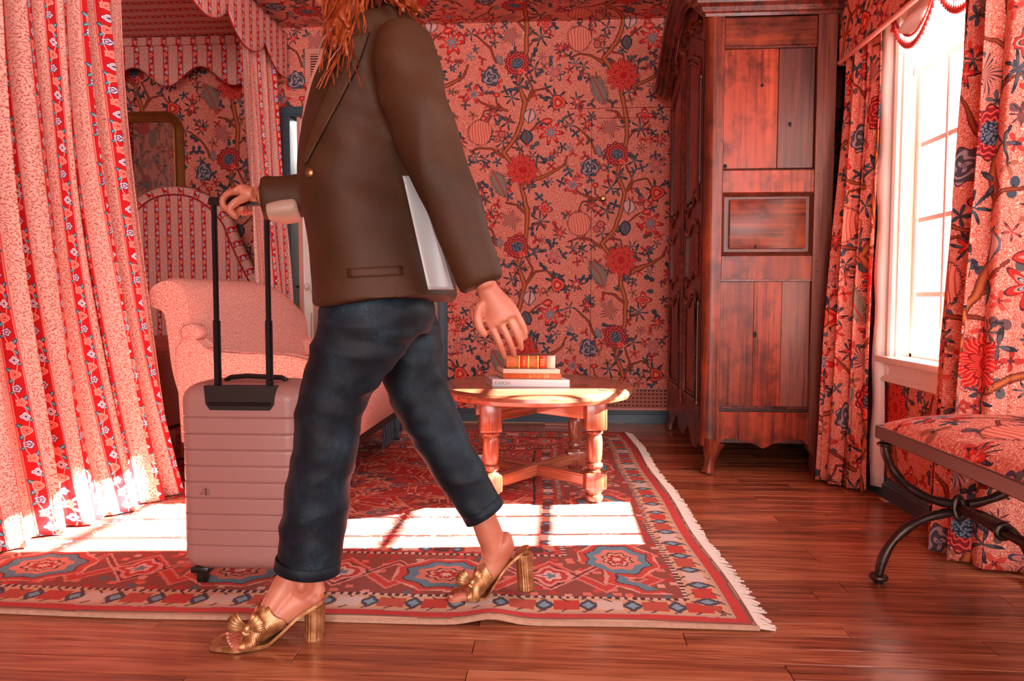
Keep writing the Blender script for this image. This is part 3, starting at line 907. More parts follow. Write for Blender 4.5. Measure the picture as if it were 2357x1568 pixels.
# right wall with the window opening; it steps outwards nearer the camera, behind the curtain
WY0, WY1, WZ0, WZ1 = 2.31, 2.96, 0.56, 2.28
mb = MB()
def xwall(y0, y1, z0, z1, x=XR, t=0.16):
    V = [(x, y0, z0), (x, y1, z0), (x, y1, z1), (x, y0, z1), (x + t, y0, z0), (x + t, y1, z0), (x + t, y1, z1), (x + t, y0, z1)]
    mb.add(V, [(0, 1, 2, 3), (5, 4, 7, 6), (4, 0, 3, 7), (1, 5, 6, 2), (3, 2, 6, 7), (4, 5, 1, 0)], [(-(v[1]) + v[0], v[2]) for v in V])
xwall(2.245, WY0, 0, ZC); xwall(WY1, YB, 0, ZC); xwall(WY0, WY1, 0, WZ0); xwall(WY0, WY1, WZ1, ZC)
V = [(XR, 2.245, 0), (2.10, 2.245, 0), (2.10, 2.245, ZC), (XR, 2.245, ZC), (XR, 2.32, 0), (2.10, 2.32, 0), (2.10, 2.32, ZC), (XR, 2.32, ZC)]
mb.add([(v[0] + 0.16 if v[0] < 2 else v[0], v[1], v[2]) for v in V], [(0, 1, 2, 3), (5, 4, 7, 6), (1, 5, 6, 2), (3, 2, 6, 7)], [(v[0], v[2]) for v in V])
xwall(-4.8, 2.25, 0, ZC, x=2.05)
rw = mb.build('wall_right', M['wallpaper'], smooth=False); tag(rw, kind='structure'); shift(rw, 0.35, 0.12)
fw = MB().box(XL, 2.3, -4.9, -4.8, 0, ZC).build('wall_front', M['hall'], smooth=False); tag(fw, kind='structure')
# ceiling, papered
ce = MB().box(XL, 2.3, -4.8, YB + 0.15, ZC, ZC + 0.1)
ce.uv = [(v[0], v[1]) for v in ce.V]
ce = ce.build('ceiling', M['wallpaper'], smooth=False); shift(ce, U0, V0 - YB + ZC + 0.0); tag(ce, kind='structure')
# baseboards
def baseboard(name, pts, h=0.085):
    """pts: plan path, room side to the left"""
    prof = [(0.0, 0.0), (0.016, 0.0), (0.016, h * 0.66), (0.011, h * 0.72), (0.011, h * 0.80), (0.006, h * 0.86), (0.006, h * 0.95), (0.0, h)]
    mb = MB()
    for (ax, ay), (bx, by) in zip(pts, pts[1:]):
        d = Vector((bx - ax, by - ay, 0)).normalized(); nrm = Vector((-d.y, d.x, 0))
        V = [Vector((ax, ay, 0)) + nrm * o + Vector((0, 0, z)) for o, z in prof] + [Vector((bx, by, 0)) + nrm * o + Vector((0, 0, z)) for o, z in prof]
        n = len(prof)
        mb.add(V, [(i, i + n, i + 1 + n, i + 1) for i in range(n - 1)] + [tuple(range(n)), tuple(range(n, 2 * n))[::-1]])
    o = mb.build(name, M['teal'], sharp=20); tag(o, kind='structure'); return o
baseboard('baseboard_back', [(XR, YB), (DX1 - 0.002, YB)])
baseboard('baseboard_right', [(XR, 2.24), (XR, YB)])
# door casing, leaves and the lit hall behind
cas = empty('door_1', ((DX0 + DX1) / 2, YB, 0)); cas['kind'] = 'structure'
cw = 0.062
fr = MB()
def casing(mb, x0, x1, z0, z1):
    mb.box(x0, x1, YB - 0.022, YB + 0.13, z0, z1, bev=0.003)
casing(fr, DX0, DX0 + cw, 0, DZ - cw - .0005); casing(fr, DX1 - cw, DX1, 0, DZ - cw - .0005); casing(fr, DX0, DX1, DZ - cw, DZ)
fr.box(DX0 + .012, DX0 + cw - .012, YB - 0.03, YB - 0.022, 0, DZ - cw, bev=.003).box(DX1 - cw + .012, DX1 - .012, YB - 0.03, YB - 0.022, 0, DZ - cw, bev=.003).box(DX0, DX1, YB - .03, YB - .022, DZ - cw + .012, DZ - .012, bev=.003)
fr.build('door_frame', M['teal'], cas)
def leaf_door(x0, y0, x1, y1, mt, name='door_leaf', panels=True):
    L = math.hypot(x1 - x0, y1 - y0); ang = math.atan2(y1 - y0, x1 - x0)
    mb = MB(); Z1 = DZ - cw - 0.006
    mb.box(0, L, -0.018, 0.018, 0.008, Z1, bev=0.002)
    R = Matrix.Rotation(ang, 3, 'Z'); o = Vector((x0, y0, 0))
    if panels and L > 0.2:
        for z0, z1 in ((0.16, 0.72), (0.86, 1.30), (1.42, Z1 - 0.12)):
            for s in (-1, 1):
                a, b = (-0.024, -0.018) if s < 0 else (0.018, 0.024)
                # raised frame of four mouldings and a fielded panel
                mb.box(0.07, L - 0.07, a, b, z0, z0 + 0.014).box(0.07, L - 0.07, a, b, z1 - 0.014, z1).box(0.07, 0.084, a, b, z0, z1).box(L - 0.084, L - 0.07, a, b, z0, z1)
                mb.box(0.115, L - 0.115, a * 0.97, b * 0.97, z0 + 0.045, z1 - 0.045, bev=0.003)
    mb.V = [tuple(R @ Vector(v) + o) for v in mb.V]
    return mb.build(name, mt, cas)
xg = W(690, 600, YB).x
lv = leaf_door(xg + 0.003, YB + 0.03, xg + 0.09, YB + 0.36, M['cream'], panels=True)
leaf_door(W(713, 600, YB).x, YB + 0.07, DX1 - cw, YB + 0.07, M['taupe'])
MB().box(xg - 0.008, xg + 0.014, YB + 0.005, YB + 0.03, 0, DZ - cw, bev=.002).build('door_stop', M['salmonpaint'], cas)
kpos = W(700, 660, YB + 0.03)
k1 = MB()
def ylathe(mb, cx, cz, prof, n=16, axis='y'):
    V = []
    for r_, d_ in prof:
        for k in range(n):
            a = 2 * PI * k / n
            V.append((cx + r_ * math.cos(a), d_, cz + r_ * math.sin(a)) if axis == 'y' else (d_, cx + r_ * math.cos(a), cz + r_ * math.sin(a)))
    mb.add(V, grid_faces(n, len(prof), True) + [tuple(range(n)), tuple(range((len(prof) - 1) * n, len(prof) * n))]); return mb
xx = kpos.x
ylathe(k1, YB + 0.045, kpos.z, [(0.002, xx + 0.030), (0.022, xx + 0.026), (0.027, xx + 0.012), (0.020, xx - 0.004), (0.009, xx - 0.010), (0.009, xx - 0.030)], axis='x').build('door_knob', M['glassknob'], cas)
ylathe(MB(), YB + 0.045, kpos.z, [(0.02, xx - 0.030), (0.02, xx - 0.036), (0.006, xx - 0.038), (0.006, xx - 0.06)], axis='x').build('latch', M['darkwood'], cas)
# pale hall: far wall, floor, shelf and a window post
hb = MB(); hb.box(-2.4, 0.2, 6.75, 6.85, 0, ZC); hb.box(-2.5, -2.4, YB + 0.13, 6.85, 0, ZC); hb.box(0.2, 0.3, YB + 0.13, 6.85, 0, ZC); hb.box(-2.5, 0.3, YB + 0.13, 6.85, ZC, ZC + .1)
tag(hb.build('wall_hall', M['hall'], smooth=False), kind='structure')
she = empty('hall_shelf', (-2.17, 6.6, 0), 'pale wooden hall shelf glimpsed through the gap beside the white door', 'shelf')
for i, z in enumerate((0.02, 0.62, 0.80, 1.0)):
    MB().box(-2.38, -1.5, 6.45, 6.74, z, z + 0.03, bev=.003).build('shelf_board', M['oak'], she)
for x in (-2.395, -1.5): MB().box(x, x + .02, 6.45, 6.74, 0, 1.05, bev=.003).build('side_panel', M['cream'], she)

# wall vent above the door
va, vb = W(702, 113, YB), W(768, 190, YB)
vt = empty('wall_vent', ((va.x + vb.x) / 2, YB, vb.z), 'salmon painted louvred air vent in the papered wall above the teal door frame', 'vent')
mbv = MB(); x0, x1, z0, z1 = va.x, vb.x, vb.z, va.z; t = 0.036
mbv.box(x0, x1, YB - .012, YB, z0, z0 + t, bev=.003).box(x0, x1, YB - .012, YB, z1 - t, z1, bev=.003).box(x0, x0 + t, YB - .012, YB, z0 + t, z1 - t, bev=.003).box(x1 - t, x1, YB - .012, YB, z0 + t, z1 - t, bev=.003)
mbv.build('vent_frame', M['salmonpaint'], vt)
MB().box(x0 + t, x1 - t, YB - .002, YB - .0005, z0 + t, z1 - t).build('vent_backing', M['dark'], vt)
nsl = 9
for i in range(nsl):
    z = z0 + t + (i + .5) * (z1 - z0 - 2 * t) / nsl
    MB().box(x0 + t, x1 - t, YB - .010, YB - .003, z - .0042, z + .0042).build('slat', M['salmonpaint'], vt)
MB().box((x0 + x1) / 2 - .003, (x0 + x1) / 2 + .003, YB - .012, YB - .003, z0 + t, z1 - t).build('mullion', M['salmonpaint'], vt)

# pierced radiator grille low on the back wall
ga, gb = W(1385, 893, YB), W(1560, 946, YB)
gr = empty('radiator_grille', ((ga.x + gb.x) / 2, YB, gb.z), 'salmon painted pierced lattice grille low on the wall behind the table', 'grille')
x0, x1, z0, z1 = ga.x, 1.02, gb.z + .003, ga.z
MB().box(x0, x1, YB - .003, YB - .0005, z0, z1).build('grille_backing', M['dark'], gr)
mg = MB(); t = .010
mg.box(x0, x1, YB - .012, YB - .003, z0, z0 + t * 1.6).box(x0, x1, YB - .012, YB - .003, z1 - t * .5, z1).box(x0, x0 + t, YB - .012, YB - .003, z0, z1).box(x1 - t, x1, YB - .012, YB - .003, z0, z1)
mg.build('grille_frame', M['salmonpaint'], gr)
mg = MB(); cell = .026; nz = 5
hz = (z1 - z0 - t * 2) / nz
nx = int((x1 - x0 - 2 * t) / cell)
for i in range(nx):
    cx = x0 + t + (i + .5) * cell
    for j in range(nz):
        cz = z0 + 1.6 * t + (j + .5) * hz
        ring = [(cx + .0105 * math.cos(a), YB - .006, cz + hz * .43 * math.sin(a)) for a in [2 * PI * k / 10 for k in range(10)]]
        mg.tube(ring, .0024, 4, closed=True)
        mg.tube([(cx, YB - .006, cz - hz * .45), (cx, YB - .006, cz + hz * .1)], .0024, 4)
        mg.tube([(cx - cell / 2, YB - .006, cz - hz / 2), (cx - cell / 2 , YB - .006, cz + hz / 2)], .0018, 4)
    
for j in range(1, nz):
    cz = z0 + 1.6 * t + j * hz
    mg.tube([(x0 + t, YB - .006, cz), (x1 - t, YB - .006, cz)], .0022, 4)
mg.build('lattice', M['salmonpaint'], gr, kind='stuff')

# window: frame, muntins, panes, sill
wn = empty('window_1', (XR, (WY0 + WY1) / 2, WZ0)); wn['kind'] = 'structure'
fx0, fx1 = XR + 0.05, XR + 0.10
f = MB(); jt = .022
f.box(XR - .001, XR + .16, WY0 - .001, WY0 + .012, WZ0, WZ1).box(XR - .001, XR + .16, WY1 - .012, WY1 + .001, WZ0, WZ1).box(XR - .001, XR + .16, WY0, WY1, WZ1 - .012, WZ1)
f.box(fx0, fx1, WY0 + .012, WY0 + .012 + jt, WZ0 + .01, WZ1, bev=.003).box(fx0, fx1, WY1 - .012 - jt, WY1 - .012, WZ0 + .01, WZ1, bev=.003)
f.box(fx0, fx1, WY0, WY1, WZ0, WZ0 + .04, bev=.003).box(fx0, fx1, WY0, WY1, WZ1 - .05, WZ1 - .012, bev=.003)
f.build('window_frame', M['cream'], wn)
yms = (2.53, 2.74); zms = [0.83 + .29 * k for k in range(5)]
for yy in yms: MB().box(fx0 + .01, fx1 - .01, yy - .008, yy + .008, WZ0 + .04, WZ1 - .05).build('muntin', M['cream'], wn, smooth=False)
for zz in zms: MB().box(fx0 + .012, fx1 - .012, WY0 + .03, WY1 - .03, zz - .009, zz + .009).build('muntin', M['cream'], wn, smooth=False)
ys = [WY0 + .03] + list(yms) + [WY1 - .03]; zs = [WZ0 + .04] + zms + [WZ1 - .05]
for i in range(3):
    for j in range(len(zs) - 1):
        MB().box(fx0 + .024, fx0 + .026, ys[i] + .006, ys[i + 1] - .006, zs[j] + .007, zs[j + 1] - .007).build('pane', M['glass'], wn, smooth=False)
# casing and sill on the room side
c = MB()
prof = [(0, 0), (-.018, 0), (-.024, .012), (-.018, .03), (-.020, .055), (-.030, .066), (-.030, .078), (0, .078)]
def cas_h(z, sgn):
    V = [(XR + o, y_, z + sgn * h) for y_ in (WY0 - .075, WY1 + .075) for o, h in prof]; n = len(prof)
    c.add(V, [(i, i + 1, i + 1 + n, i + n) for i in range(n - 1)] + [tuple(range(n)), tuple(range(n, 2 * n))])
def cas_v(y_, sgn):
    V = [(XR + o, y_ + sgn * h, z) for z in (WZ0 - .05, WZ1 + .06) for o, h in prof]; n = len(prof)
    c.add(V, [(i, i + 1, i + 1 + n, i + n) for i in range(n - 1)] + [tuple(range(n)), tuple(range(n, 2 * n))])
cas_v(WY0, -1); cas_v(WY1, 1); cas_h(WZ1, 1); cas_h(WZ0 - .0, -1)
c.build('window_casing', M['cream'], wn, sharp=25)
MB().box(XR - .05, XR + .06, WY0 - .09, WY1 + .09, WZ0 - .002, WZ0 + .024, bev=.007).build('window_sill', M['cream'], wn)
# ================================================================ RUG
def rug_edge_front(u):   # u 0..1 from left to right
    x = RX0 + (RX1F - RX0) * u
    return 1.7355 + 0.0175 * x + 0.004 * math.sin(u * 9) + 0.003 * math.sin(u * 23)
RX0, RX1F, RX1B, RYB = -2.60, 0.487, 0.40, 4.315
rug = empty('rug', (-1.08, 3.0, 0.0), 'worn red oriental rug with octagon border and white fringe on the floorboards', 'rug')
RX0, RX1F, RX1B, RYB = -2.60, 0.487, 0.40, 4.315
nu, nv = 160, 120
V = []; UV = []
for j in range(nv):
    t = j / (nv - 1)
    for i in range(nu):
        u = i / (nu - 1)
        x1 = RX1F * (1 - t) + RX1B * t + 0.006 * math.sin(t * 17); x = RX0 + (x1 - RX0) * u
        y = rug_edge_front(u) * (1 - t) + RYB * t
        n_ = noise.noise(Vector((x * 2.2, y * 2.2, 0)))
        edge = max(0, 1 - t * 12)
        z = 0.011 + 0.002 * n_ + edge * 0.006 * max(0, noise.noise(Vector((x * 3.1, 5, 0)))) + edge * 0.016 * math.exp(-((x + 0.17) / 0.06) ** 2)
        V.append((x, y, z)); UV.append(((RW) * u, RH * t))
pile = link('pile', V, grid_faces(nu, nv), M['rug'], rug, uv=UV)
md = pile.modifiers.new('t', 'SOLIDIFY'); md.thickness = 0.009; md.offset = -1
# knotted fringe along the right end
mf = MB(); rs = random.Random(5)
y = rug_edge_front(1)
while y < RYB:
    t = (y - 1.744) / (RYB - 1.744); xb = RX1F * (1 - t) + RX1B * t + 0.006 * math.sin(t * 17)
    L = 0.030 + 0.016 * rs.random(); a = rs.uniform(-0.5, 0.3)
    mf.tube([(xb - .004, y, .012), (xb + L * .5, y + L * .2 * a, .008), (xb + L, y + L * a, .004)], [.0035, .003, .0022], 5)
    y += 0.0062
mf.build('fringe', M['yarn'], rug, kind='stuff')
# cord of the front selvedge
sv = [(RX0 + (RX1F - RX0) * k / 120, rug_edge_front(k / 120) - .002, 0.007 + (0.006 * max(0, noise.noise(Vector((RX0 + (RX1F - RX0) * k / 120 * 1.0, 5, 0)))) + 0.016 * math.exp(-((RX0 + (RX1F - RX0) * k / 120 + 0.17) / 0.06) ** 2))) for k in range(121)]
MB().tube(sv, .0065, 6).build('selvedge', plain('tan_selvedge', 'c49a80', 0.95, 0, 0.3, 60), rug)

# ================================================================ BED: canopy, headboard, mattress and curtains
BX = -1.80                      # plane of the side valance
BY0, BY1, BZ = 1.9, 4.66, 2.54
bed = empty('canopy_bed', (-2.65, 3.4, 0), 'tall canopy bed upholstered all over in red and pink rose striped cloth', 'bed')
# canopy ceiling and frame
cv = [(-3.42, BY0, BZ - .03), (BX, BY0, BZ - .03), (BX, BY1, BZ - .03), (-3.42, BY1, BZ - .03)]
link('canopy_ceiling', cv, [(0, 1, 2, 3)], M['stripe'], bed, uv=[(v[1], v[0]) for v in cv], smooth=False)
MB().box(-3.43, BX + .012, BY0, BY1, BZ - .028, BZ).build('canopy_frame', M['stripe'], bed, smooth=False)
def scallop_strip(name, p0, p1, ztop, zfun, parent, thick=.012, n=240, off=(0, 0)):
    """flat cloth strip between two plan points with a shaped lower edge, piped"""
    L = math.hypot(p1[0] - p0[0], p1[1] - p0[1]); V = []; UV = []; rows = 8
    for j in range(rows):
        for i in range(n + 1):
            s = i / n * L; x = p0[0] + (p1[0] - p0[0]) * i / n; y = p0[1] + (p1[1] - p0[1]) * i / n
            zb = zfun(s); z = ztop + (zb - ztop) * j / (rows - 1)
            V.append((x, y, z)); UV.append((s, z))
    o = link(name, V, grid_faces(n + 1, rows), M['stripe'], parent, uv=UV)
    md = o.modifiers.new('t', 'SOLIDIFY'); md.thickness = thick; md.offset = 0
    pts = [V[(rows - 1) * (n + 1) + i] for i in range(0, n + 1, 2)]
    MB().tube(pts, 0.0055, 6).build('piping', M['piping'], o)
    return o
def outer_z(s):
    y = BY0 + s
    ph = (y - 4.57) / 0.5
    c = abs(math.cos(PI * ph))
    return 2.245 + 0.135 * (1 - c ** 0.62)
scallop_strip('side_valance', (BX + .012, BY0), (BX + .012, BY1), BZ, outer_z, bed)
def inner_z(s):
    x = -3.4 + s; return 2.262 - 0.062 * math.cos(2 * PI * (x - W(384, 190, 4.6).x) / 0.45)
scallop_strip('head_valance', (-3.40, 4.60), (BX - .02, 4.60), 2.49, inner_z, bed)
MB().box(-3.40, BX - .02, 4.575, 4.60, W(400, 106, 4.6).z, 2.505).build('valance_band', M['stripe'], bed, smooth=False)
MB().box(-3.40, -1.90, 2.22, BY1 - .14, 0.17, 0.58, bev=.06).build('mattress', M['small'], bed)
MB().box(-3.40, -1.90, 2.25, BY1 - .12, 0.016, 0.17).build('bed_base', M['stripe'], bed, smooth=False)
# headboard: tall arch, padded border
def arch(xc, hw, zs, zt, n=40, k=2.2):
    pts = []
    for i in range(n + 1):
        a = PI * i / n; c, s_ = math.cos(a), math.sin(a)
        pts.append((xc + hw * math.copysign(abs(c) ** (2 / k), c), zs + (zt - zs) * abs(s_) ** (2 / k)))
    return pts
hc = W(420, 440, 4.52)
HX, HZ = -2.47, hc.z
# profile from the photograph: a crown then shoulders sweeping down to the bed side
def head_top(x):
    d = abs(x - HX)
    if d < 0.33: return HZ - 0.03 - 0.20 * (d / 0.33) ** 2.4
    return HZ - 0.23 - 0.62 * ((d - 0.33) / 0.30) ** 0.85
xs = [HX - 0.62 + 1.24 * i / 80 for i in range(81)]
poly = [(x, head_top(x)) for x in xs]
hb_ = MB().prism([(xs[0], 0.1)] + poly + [(xs[-1], 0.1)], 'y', 4.47, 4.55)
hb_.uv = [(v[0] * 1.27, v[2]) for v in hb_.V]
hbo = hb_.build('headboard', M['stripe'], bed, sharp=50)
MB().tube([(x, 4.468, z) for x, z in poly], .006, 6).build('piping', M['piping'], hbo)
V = []; UV = []
off = [(0.0, 4.47), (0.045, 4.45), (0.06, 4.51), (0.0, 4.56)]
acc = 0
for i, (x, z) in enumerate(poly):
    a = poly[max(i - 1, 0)]; b = poly[min(i + 1, 80)]; t_ = Vector((b[0] - a[0], b[1] - a[1])).normalized(); nx_, nz_ = -t_.y, t_.x
    if i: acc += math.hypot(x - poly[i - 1][0], z - poly[i - 1][1])
    for q, (o_, yy) in enumerate(off): V.append((x + nx_ * o_, yy, z + nz_ * o_)); UV.append((acc, q * .04))
link('headboard_border', V, grid_faces(4, 81), M['stripe'], bed, uv=UV)

def plan(*p): return list(p)
near = cloth('bed_curtain', plan((-1.84, 1.94), (-1.86, 2.3), (-1.83, 2.65), (-1.835, 2.93)), plan((-1.78, 1.94), (-1.735, 2.15), (-1.72, 2.32), (-1.635, 2.50), (-1.595, 2.68), (-1.60, 2.80), (-1.67, 2.93)), BZ - .04, 0.018, M['stripe'], folds=7.5, amp=.046, nu=420, nv=90, seed=4, amp_top=.5, uvs=.80, sharpfold=1.0, flare=2.4)
tag(near, 'full length rose striped bed curtain gathered at the left, nearest the camera', 'curtain', 'rose striped bed curtains')
nlin = None
far = cloth('bed_curtain', plan((-1.83, 4.08), (-1.85, 4.3), (-1.83, 4.56)), plan((-1.80, 4.22), (-1.76, 4.42), (-1.75, 4.60)), BZ - .04, 0.018, M['stripe'], folds=5, amp=.038, nu=240, nv=70, seed=9, amp_top=.7, uvs=.85)
tag(far, 'narrow rose striped bed curtain at the far canopy corner, beside the teal door frame', 'curtain', 'rose striped bed curtains')
back = cloth('bed_curtain', plan((-3.38, 3.9), (-3.40, 4.2), (-3.38, 4.5)), plan((-3.38, 3.9), (-3.39, 4.2), (-3.38, 4.5)), BZ - .04, 0.018, M['stripe'], folds=5, amp=.03, nu=120, nv=20, seed=2)
tag(back, 'rose striped bed curtain on the wall side of the bed, mostly hidden inside the canopy', 'curtain', 'rose striped bed curtains')

# gilt mirror behind the headboard
mrc = W(360, 350, YB)
mx0, mx1, mz0, mz1 = -3.02, W(420, 350, YB - .03).x, 1.30, W(360, 258, YB).z
mir = empty('wall_mirror', ((mx0 + mx1) / 2, YB, mz0), 'gilt framed wall mirror with rounded top corners behind the striped headboard', 'mirror')
def rr_path(x0, x1, z0, z1, r, n=10):
    P_ = [(x0, z0)]
    for i in range(n + 1): a = PI - PI / 2 * i / n; P_.append((x0 + r + r * math.cos(a), z1 - r + r * math.sin(a)))
    for i in range(n + 1): a = PI / 2 - PI / 2 * i / n; P_.append((x1 - r + r * math.cos(a), z1 - r + r * math.sin(a)))
    P_.append((x1, z0)); return P_
prof = [(0, 0), (0, .02), (.012, .034), (.022, .026), (.034, .040), (.046, .030), (.058, .018), (.066, .020), (.072, .006)]
V = []
P0 = rr_path(mx0, mx1, mz0, mz1, .13)
cxm = (mx0 + mx1) / 2
for i, (x, z) in enumerate(P0):
    a = P0[max(i - 1, 0)]; b = P0[min(i + 1, len(P0) - 1)]; t_ = Vector((b[0] - a[0], b[1] - a[1])).normalized(); nx_, nz_ = t_.y, -t_.x
    for o_, d_ in prof: V.append((x + nx_ * o_, YB - d_, z + nz_ * o_))
link('mirror_frame', V, grid_faces(len(prof), len(P0)), M['gilt'], mir, sharp=40)
P1 = rr_path(mx0 + .07, mx1 - .07, mz0, mz1 - .07, .06)
link('mirror_glass', [(x, YB - .008, z) for x, z in P1], [tuple(range(len(P1)))], M['mirror'], mir, smooth=False)

# ================================================================ SETTEE in small leaf cloth, facing the window
set_ = empty('settee', (-1.25, 3.35, 0), 'small pink leaf-print settee with a rolled back and scrolled arms, in front of the bed', 'settee')
SY0, SY1 = 2.72, 3.93
fabs_ = M['small']
# back: a section (x, z) swept along the length; it drops at the far end
sec = [(-1.44, .40), (-1.47, .55), (-1.485, .68), (-1.49, .78), (-1.50, .84), (-1.525, .885), (-1.565, .905), (-1.61, .895), (-1.645, .862), (-1.652, .82), (-1.635, .79), (-1.60, .775), (-1.585, .74), (-1.575, .64), (-1.56, .50), (-1.52, .34), (-1.49, .22)]
secs = spline(sec, 44)
arc = np.concatenate([[0], np.cumsum(np.linalg.norm(np.diff(secs, axis=0), axis=1))])
V = []; UV = []; ny = 40
for j in range(ny):
    t = j / (ny - 1); y = SY0 + (SY1 - SY0) * t
    e = 1.0
    if t > .55: e = 1 - 0.30 * ((t - .55) / .45) ** 2.6
    if t < .04: e = 1 - .03 * (1 - t / .04) ** 2
    puff = 0.012 * math.sin(PI * min(1, t * 1.0)) 
    for i, (x, z) in enumerate(secs):
        zz = .40 + (z - .40) * e if z > .4 else z
        V.append((x + puff * (1 if i < 22 else 0) + .10 * t * t, y, zz)); UV.append((arc[i], y))
Fb = grid_faces(44, ny)
for j in (0, ny - 1):
    n0 = len(V); V += V[j * 44:(j + 1) * 44]; UV += [(v[0], v[2]) for v in V[n0:]]
    Fb.append(tuple(range(n0, n0 + 44))[::-1 if j == 0 else 1])
link('back', V, Fb, fabs_, set_, uv=UV, sharp=50)
# near side panel: outer scroll of the back running into the arm and seat side
def side_poly():
    top = [(-1.485, .60), (-1.520, .645), (-1.525, .685), (-1.500, .706), (-1.470, .700), (-1.452, .674), (-1.450, .640), (-1.425, .605), (-1.385, .586), (-1.30, .578), (-1.12, .574), (-1.02, .552), (-.95, .505), (-.90, .46), (-.855, .44)]
    return top + [(-.85, .20), (-1.49, .20)]
def arm(y0, y1, name):
    top = spline([(-1.50, .655), (-1.47, .645), (-1.44, .618), (-1.40, .592), (-1.30, .580), (-1.12, .574), (-1.02, .552), (-.95, .505), (-.90, .46), (-.86, .44)], 44)
    poly = [(-1.545, .60)] + [tuple(p) for p in top] + [(-.85, .43), (-.85, .20), (-1.53, .20)]
    mb = MB().prism(poly, 'y', y0, y1); mb.uv = [(v[0], v[2]) for v in mb.V]
    o = mb.build(name, fabs_, set_, smooth=False)
    bv = o.modifiers.new('b', 'BEVEL'); bv.width = .012; bv.segments = 2; bv.limit_method = 'ANGLE'; bv.angle_limit = math.radians(40)
    sc2 = ylathe(MB(), -1.486, .672, [(.001, y0 - .008), (.030, y0 - .006), (.037, y0 + .004), (.037, y1 - .004), (.030, y1 + .006), (.001, y1 + .008)], 24)
    sc2.uv = [(v[0] + v[1], v[2]) for v in sc2.V]; sc2.build('arm_scroll', fabs_, o)
    for yy in (y0 - .001, y1 + .001):
        spi = [(-1.486 + r_ * math.cos(a), yy - (.006 if yy < y0 + .01 else -.006), .672 + r_ * math.sin(a)) for r_, a in [(.008 + .026 * k / 30, -.6 + k * 2 * PI * 1.3 / 30) for k in range(31)]]
        MB().tube(spi, .004, 6).build('welt', fabs_, o)
        MB().tube([(p[0], yy, p[1]) for p in top], .005, 6).build('welt', fabs_, o)
    # scroll boss
    return o
arm(SY0 - .008, SY0 + .085, 'arm'); arm(SY1 - .085, SY1, 'arm')
bx_ = MB().box(-1.46, -.855, SY0 + .08, SY1 - .08, .20, .43, bev=.02); bx_.uv = [(v[1], v[2] + v[0]) for v in bx_.V]; bx_.build('seat_frame', fabs_, set_)
# cushion, domed
V = []; UV = []; n1, n2 = 24, 36
for j in range(n2):
    for i in range(n1):
        u, v = i / (n1 - 1), j / (n2 - 1)
        x = -1.455 + .62 * u; y = SY0 + .09 + (SY1 - SY0 - .18) * v
        dome = (1 - (2 * u - 1) ** 6) * (1 - (2 * v - 1) ** 8)
        V.append((x, y, .43 + .085 * dome ** .6)); UV.append((x, y))
link('seat_cushion', V, grid_faces(n1, n2), fabs_, set_, uv=UV)
MB().tube([(-.842, SY0 + .09, .436), (-.842, SY1 - .09, .436)], .007, 8).build('welt', fabs_, set_)
MB().box(-1.45, -.865, SY0 + .03, SY1 - .03, .165, .20).build('under_rail', M['darkwood'], set_, smooth=False)
for x, y in ((-.90, SY0 + .06), (-.90, SY1 - .06), (-1.42, SY0 + .06), (-1.42, SY1 - .06)):
    MB().lathe(x, y, [(.018, .013), (.020, .02), (.012, .034), (.013, .05), (.020, .075), (.026, .10), (.022, .115), (.028, .13), (.028, .17)], 14).build('leg', M['darkwood'], set_)
mf = MB(); rs = random.Random(8)
for k in range(70):
    y = SY1 - .50 + .48 * k / 70; x = -.872 - .02 * rs.random()
    mf.tube([(x, y, .168), (x + .004 * rs.uniform(-1, 1), y + .004, .10), (x + .008 * rs.uniform(-1, 1), y + .006 * rs.uniform(-1, 1), .035 + .02 * rs.random())], [.003, .0028, .002], 4)
mf.build('fringe', M['bluefringe'], set_, kind='stuff')

set_.location += Vector((-.06, .17, 0)); set_.scale = (1.08, .93, 1.0)

# ================================================================ ARMOIRE
arm_e = empty('armoire', (.95, 3.95, 0), 'tall dark cherry armoire with carved doors and panelled side, next to the window curtain', 'armoire')
A0, A1 = 3.36, 4.52            # near side and far side planes
AXF, AXB = .672, 1.215         # door face and back
Z0, Z1 = .13, 2.16
# carcass behind panels
MB().box(AXF + .035, AXB - .015, A0 + .03, A1 - .01, .14, Z1).build('carcass', M['armdark'], arm_e, smooth=False)
def side_box(x0, x1, z0, z1, d, mt, name, bev=.004): return MB().box(x0, x1, A0 - d, A0 + .03, z0, z1, bev=bev).build(name, mt, arm_e)
xs0, xs1 = W(1660, 500, A0).x, W(1872, 500, A0).x
zz = lambda py: W(1700, py, A0).z
# back stile tapering into a foot
ft = MB(); bk = AXB
ft.prism([(xs1, zz(40)), (bk + .01, zz(40)), (bk, .35), (bk - .02, .12), (bk - .015, .02), (bk - .02, .0), (bk - .045, .0), (bk - .055, .04), (bk - .052, .09), (bk - .075, .125), (xs1 - .004, .15)], 'y', A0 - .012, A0 + .045)
ft.build('rear_stile', M['armdark'], arm_e)
# front corner post, rounded, with cabriole foot
fp = MB()
post = [(AXF - .012, A0 + .05), (AXF - .02, A0 + .022), (AXF - .008, A0 - .004), (AXF + .018, A0 - .018), (AXF + .045, A0 - .012), (xs0, A0 - .012), (xs0, A0 + .06), (AXF + .03, A0 + .06)]
fp.prism(post, 'z', .13, zz(36))
fp.build('corner_post', M['arm'], arm_e, sharp=60)
fx = AXF + .015
foot_pts = [(fx + .03, A0 + .01, .15), (fx + .018, A0 + .004, .11), (fx + .012, A0 + .0, .07), (fx + .006, A0 - .002, .035), (fx + .0, A0 - .006, .004)]
MB().tube(foot_pts, [.055, .040, .028, .026, .034], 12).build('foot', M['arm'], arm_e)
MB().tube([(fx + .03, A1 - .03, .15), (fx + .012, A1 - .02, .07), (fx + .0, A1 - .02, .004)], [.055, .028, .034], 12).build('foot', M['armdark'], arm_e)
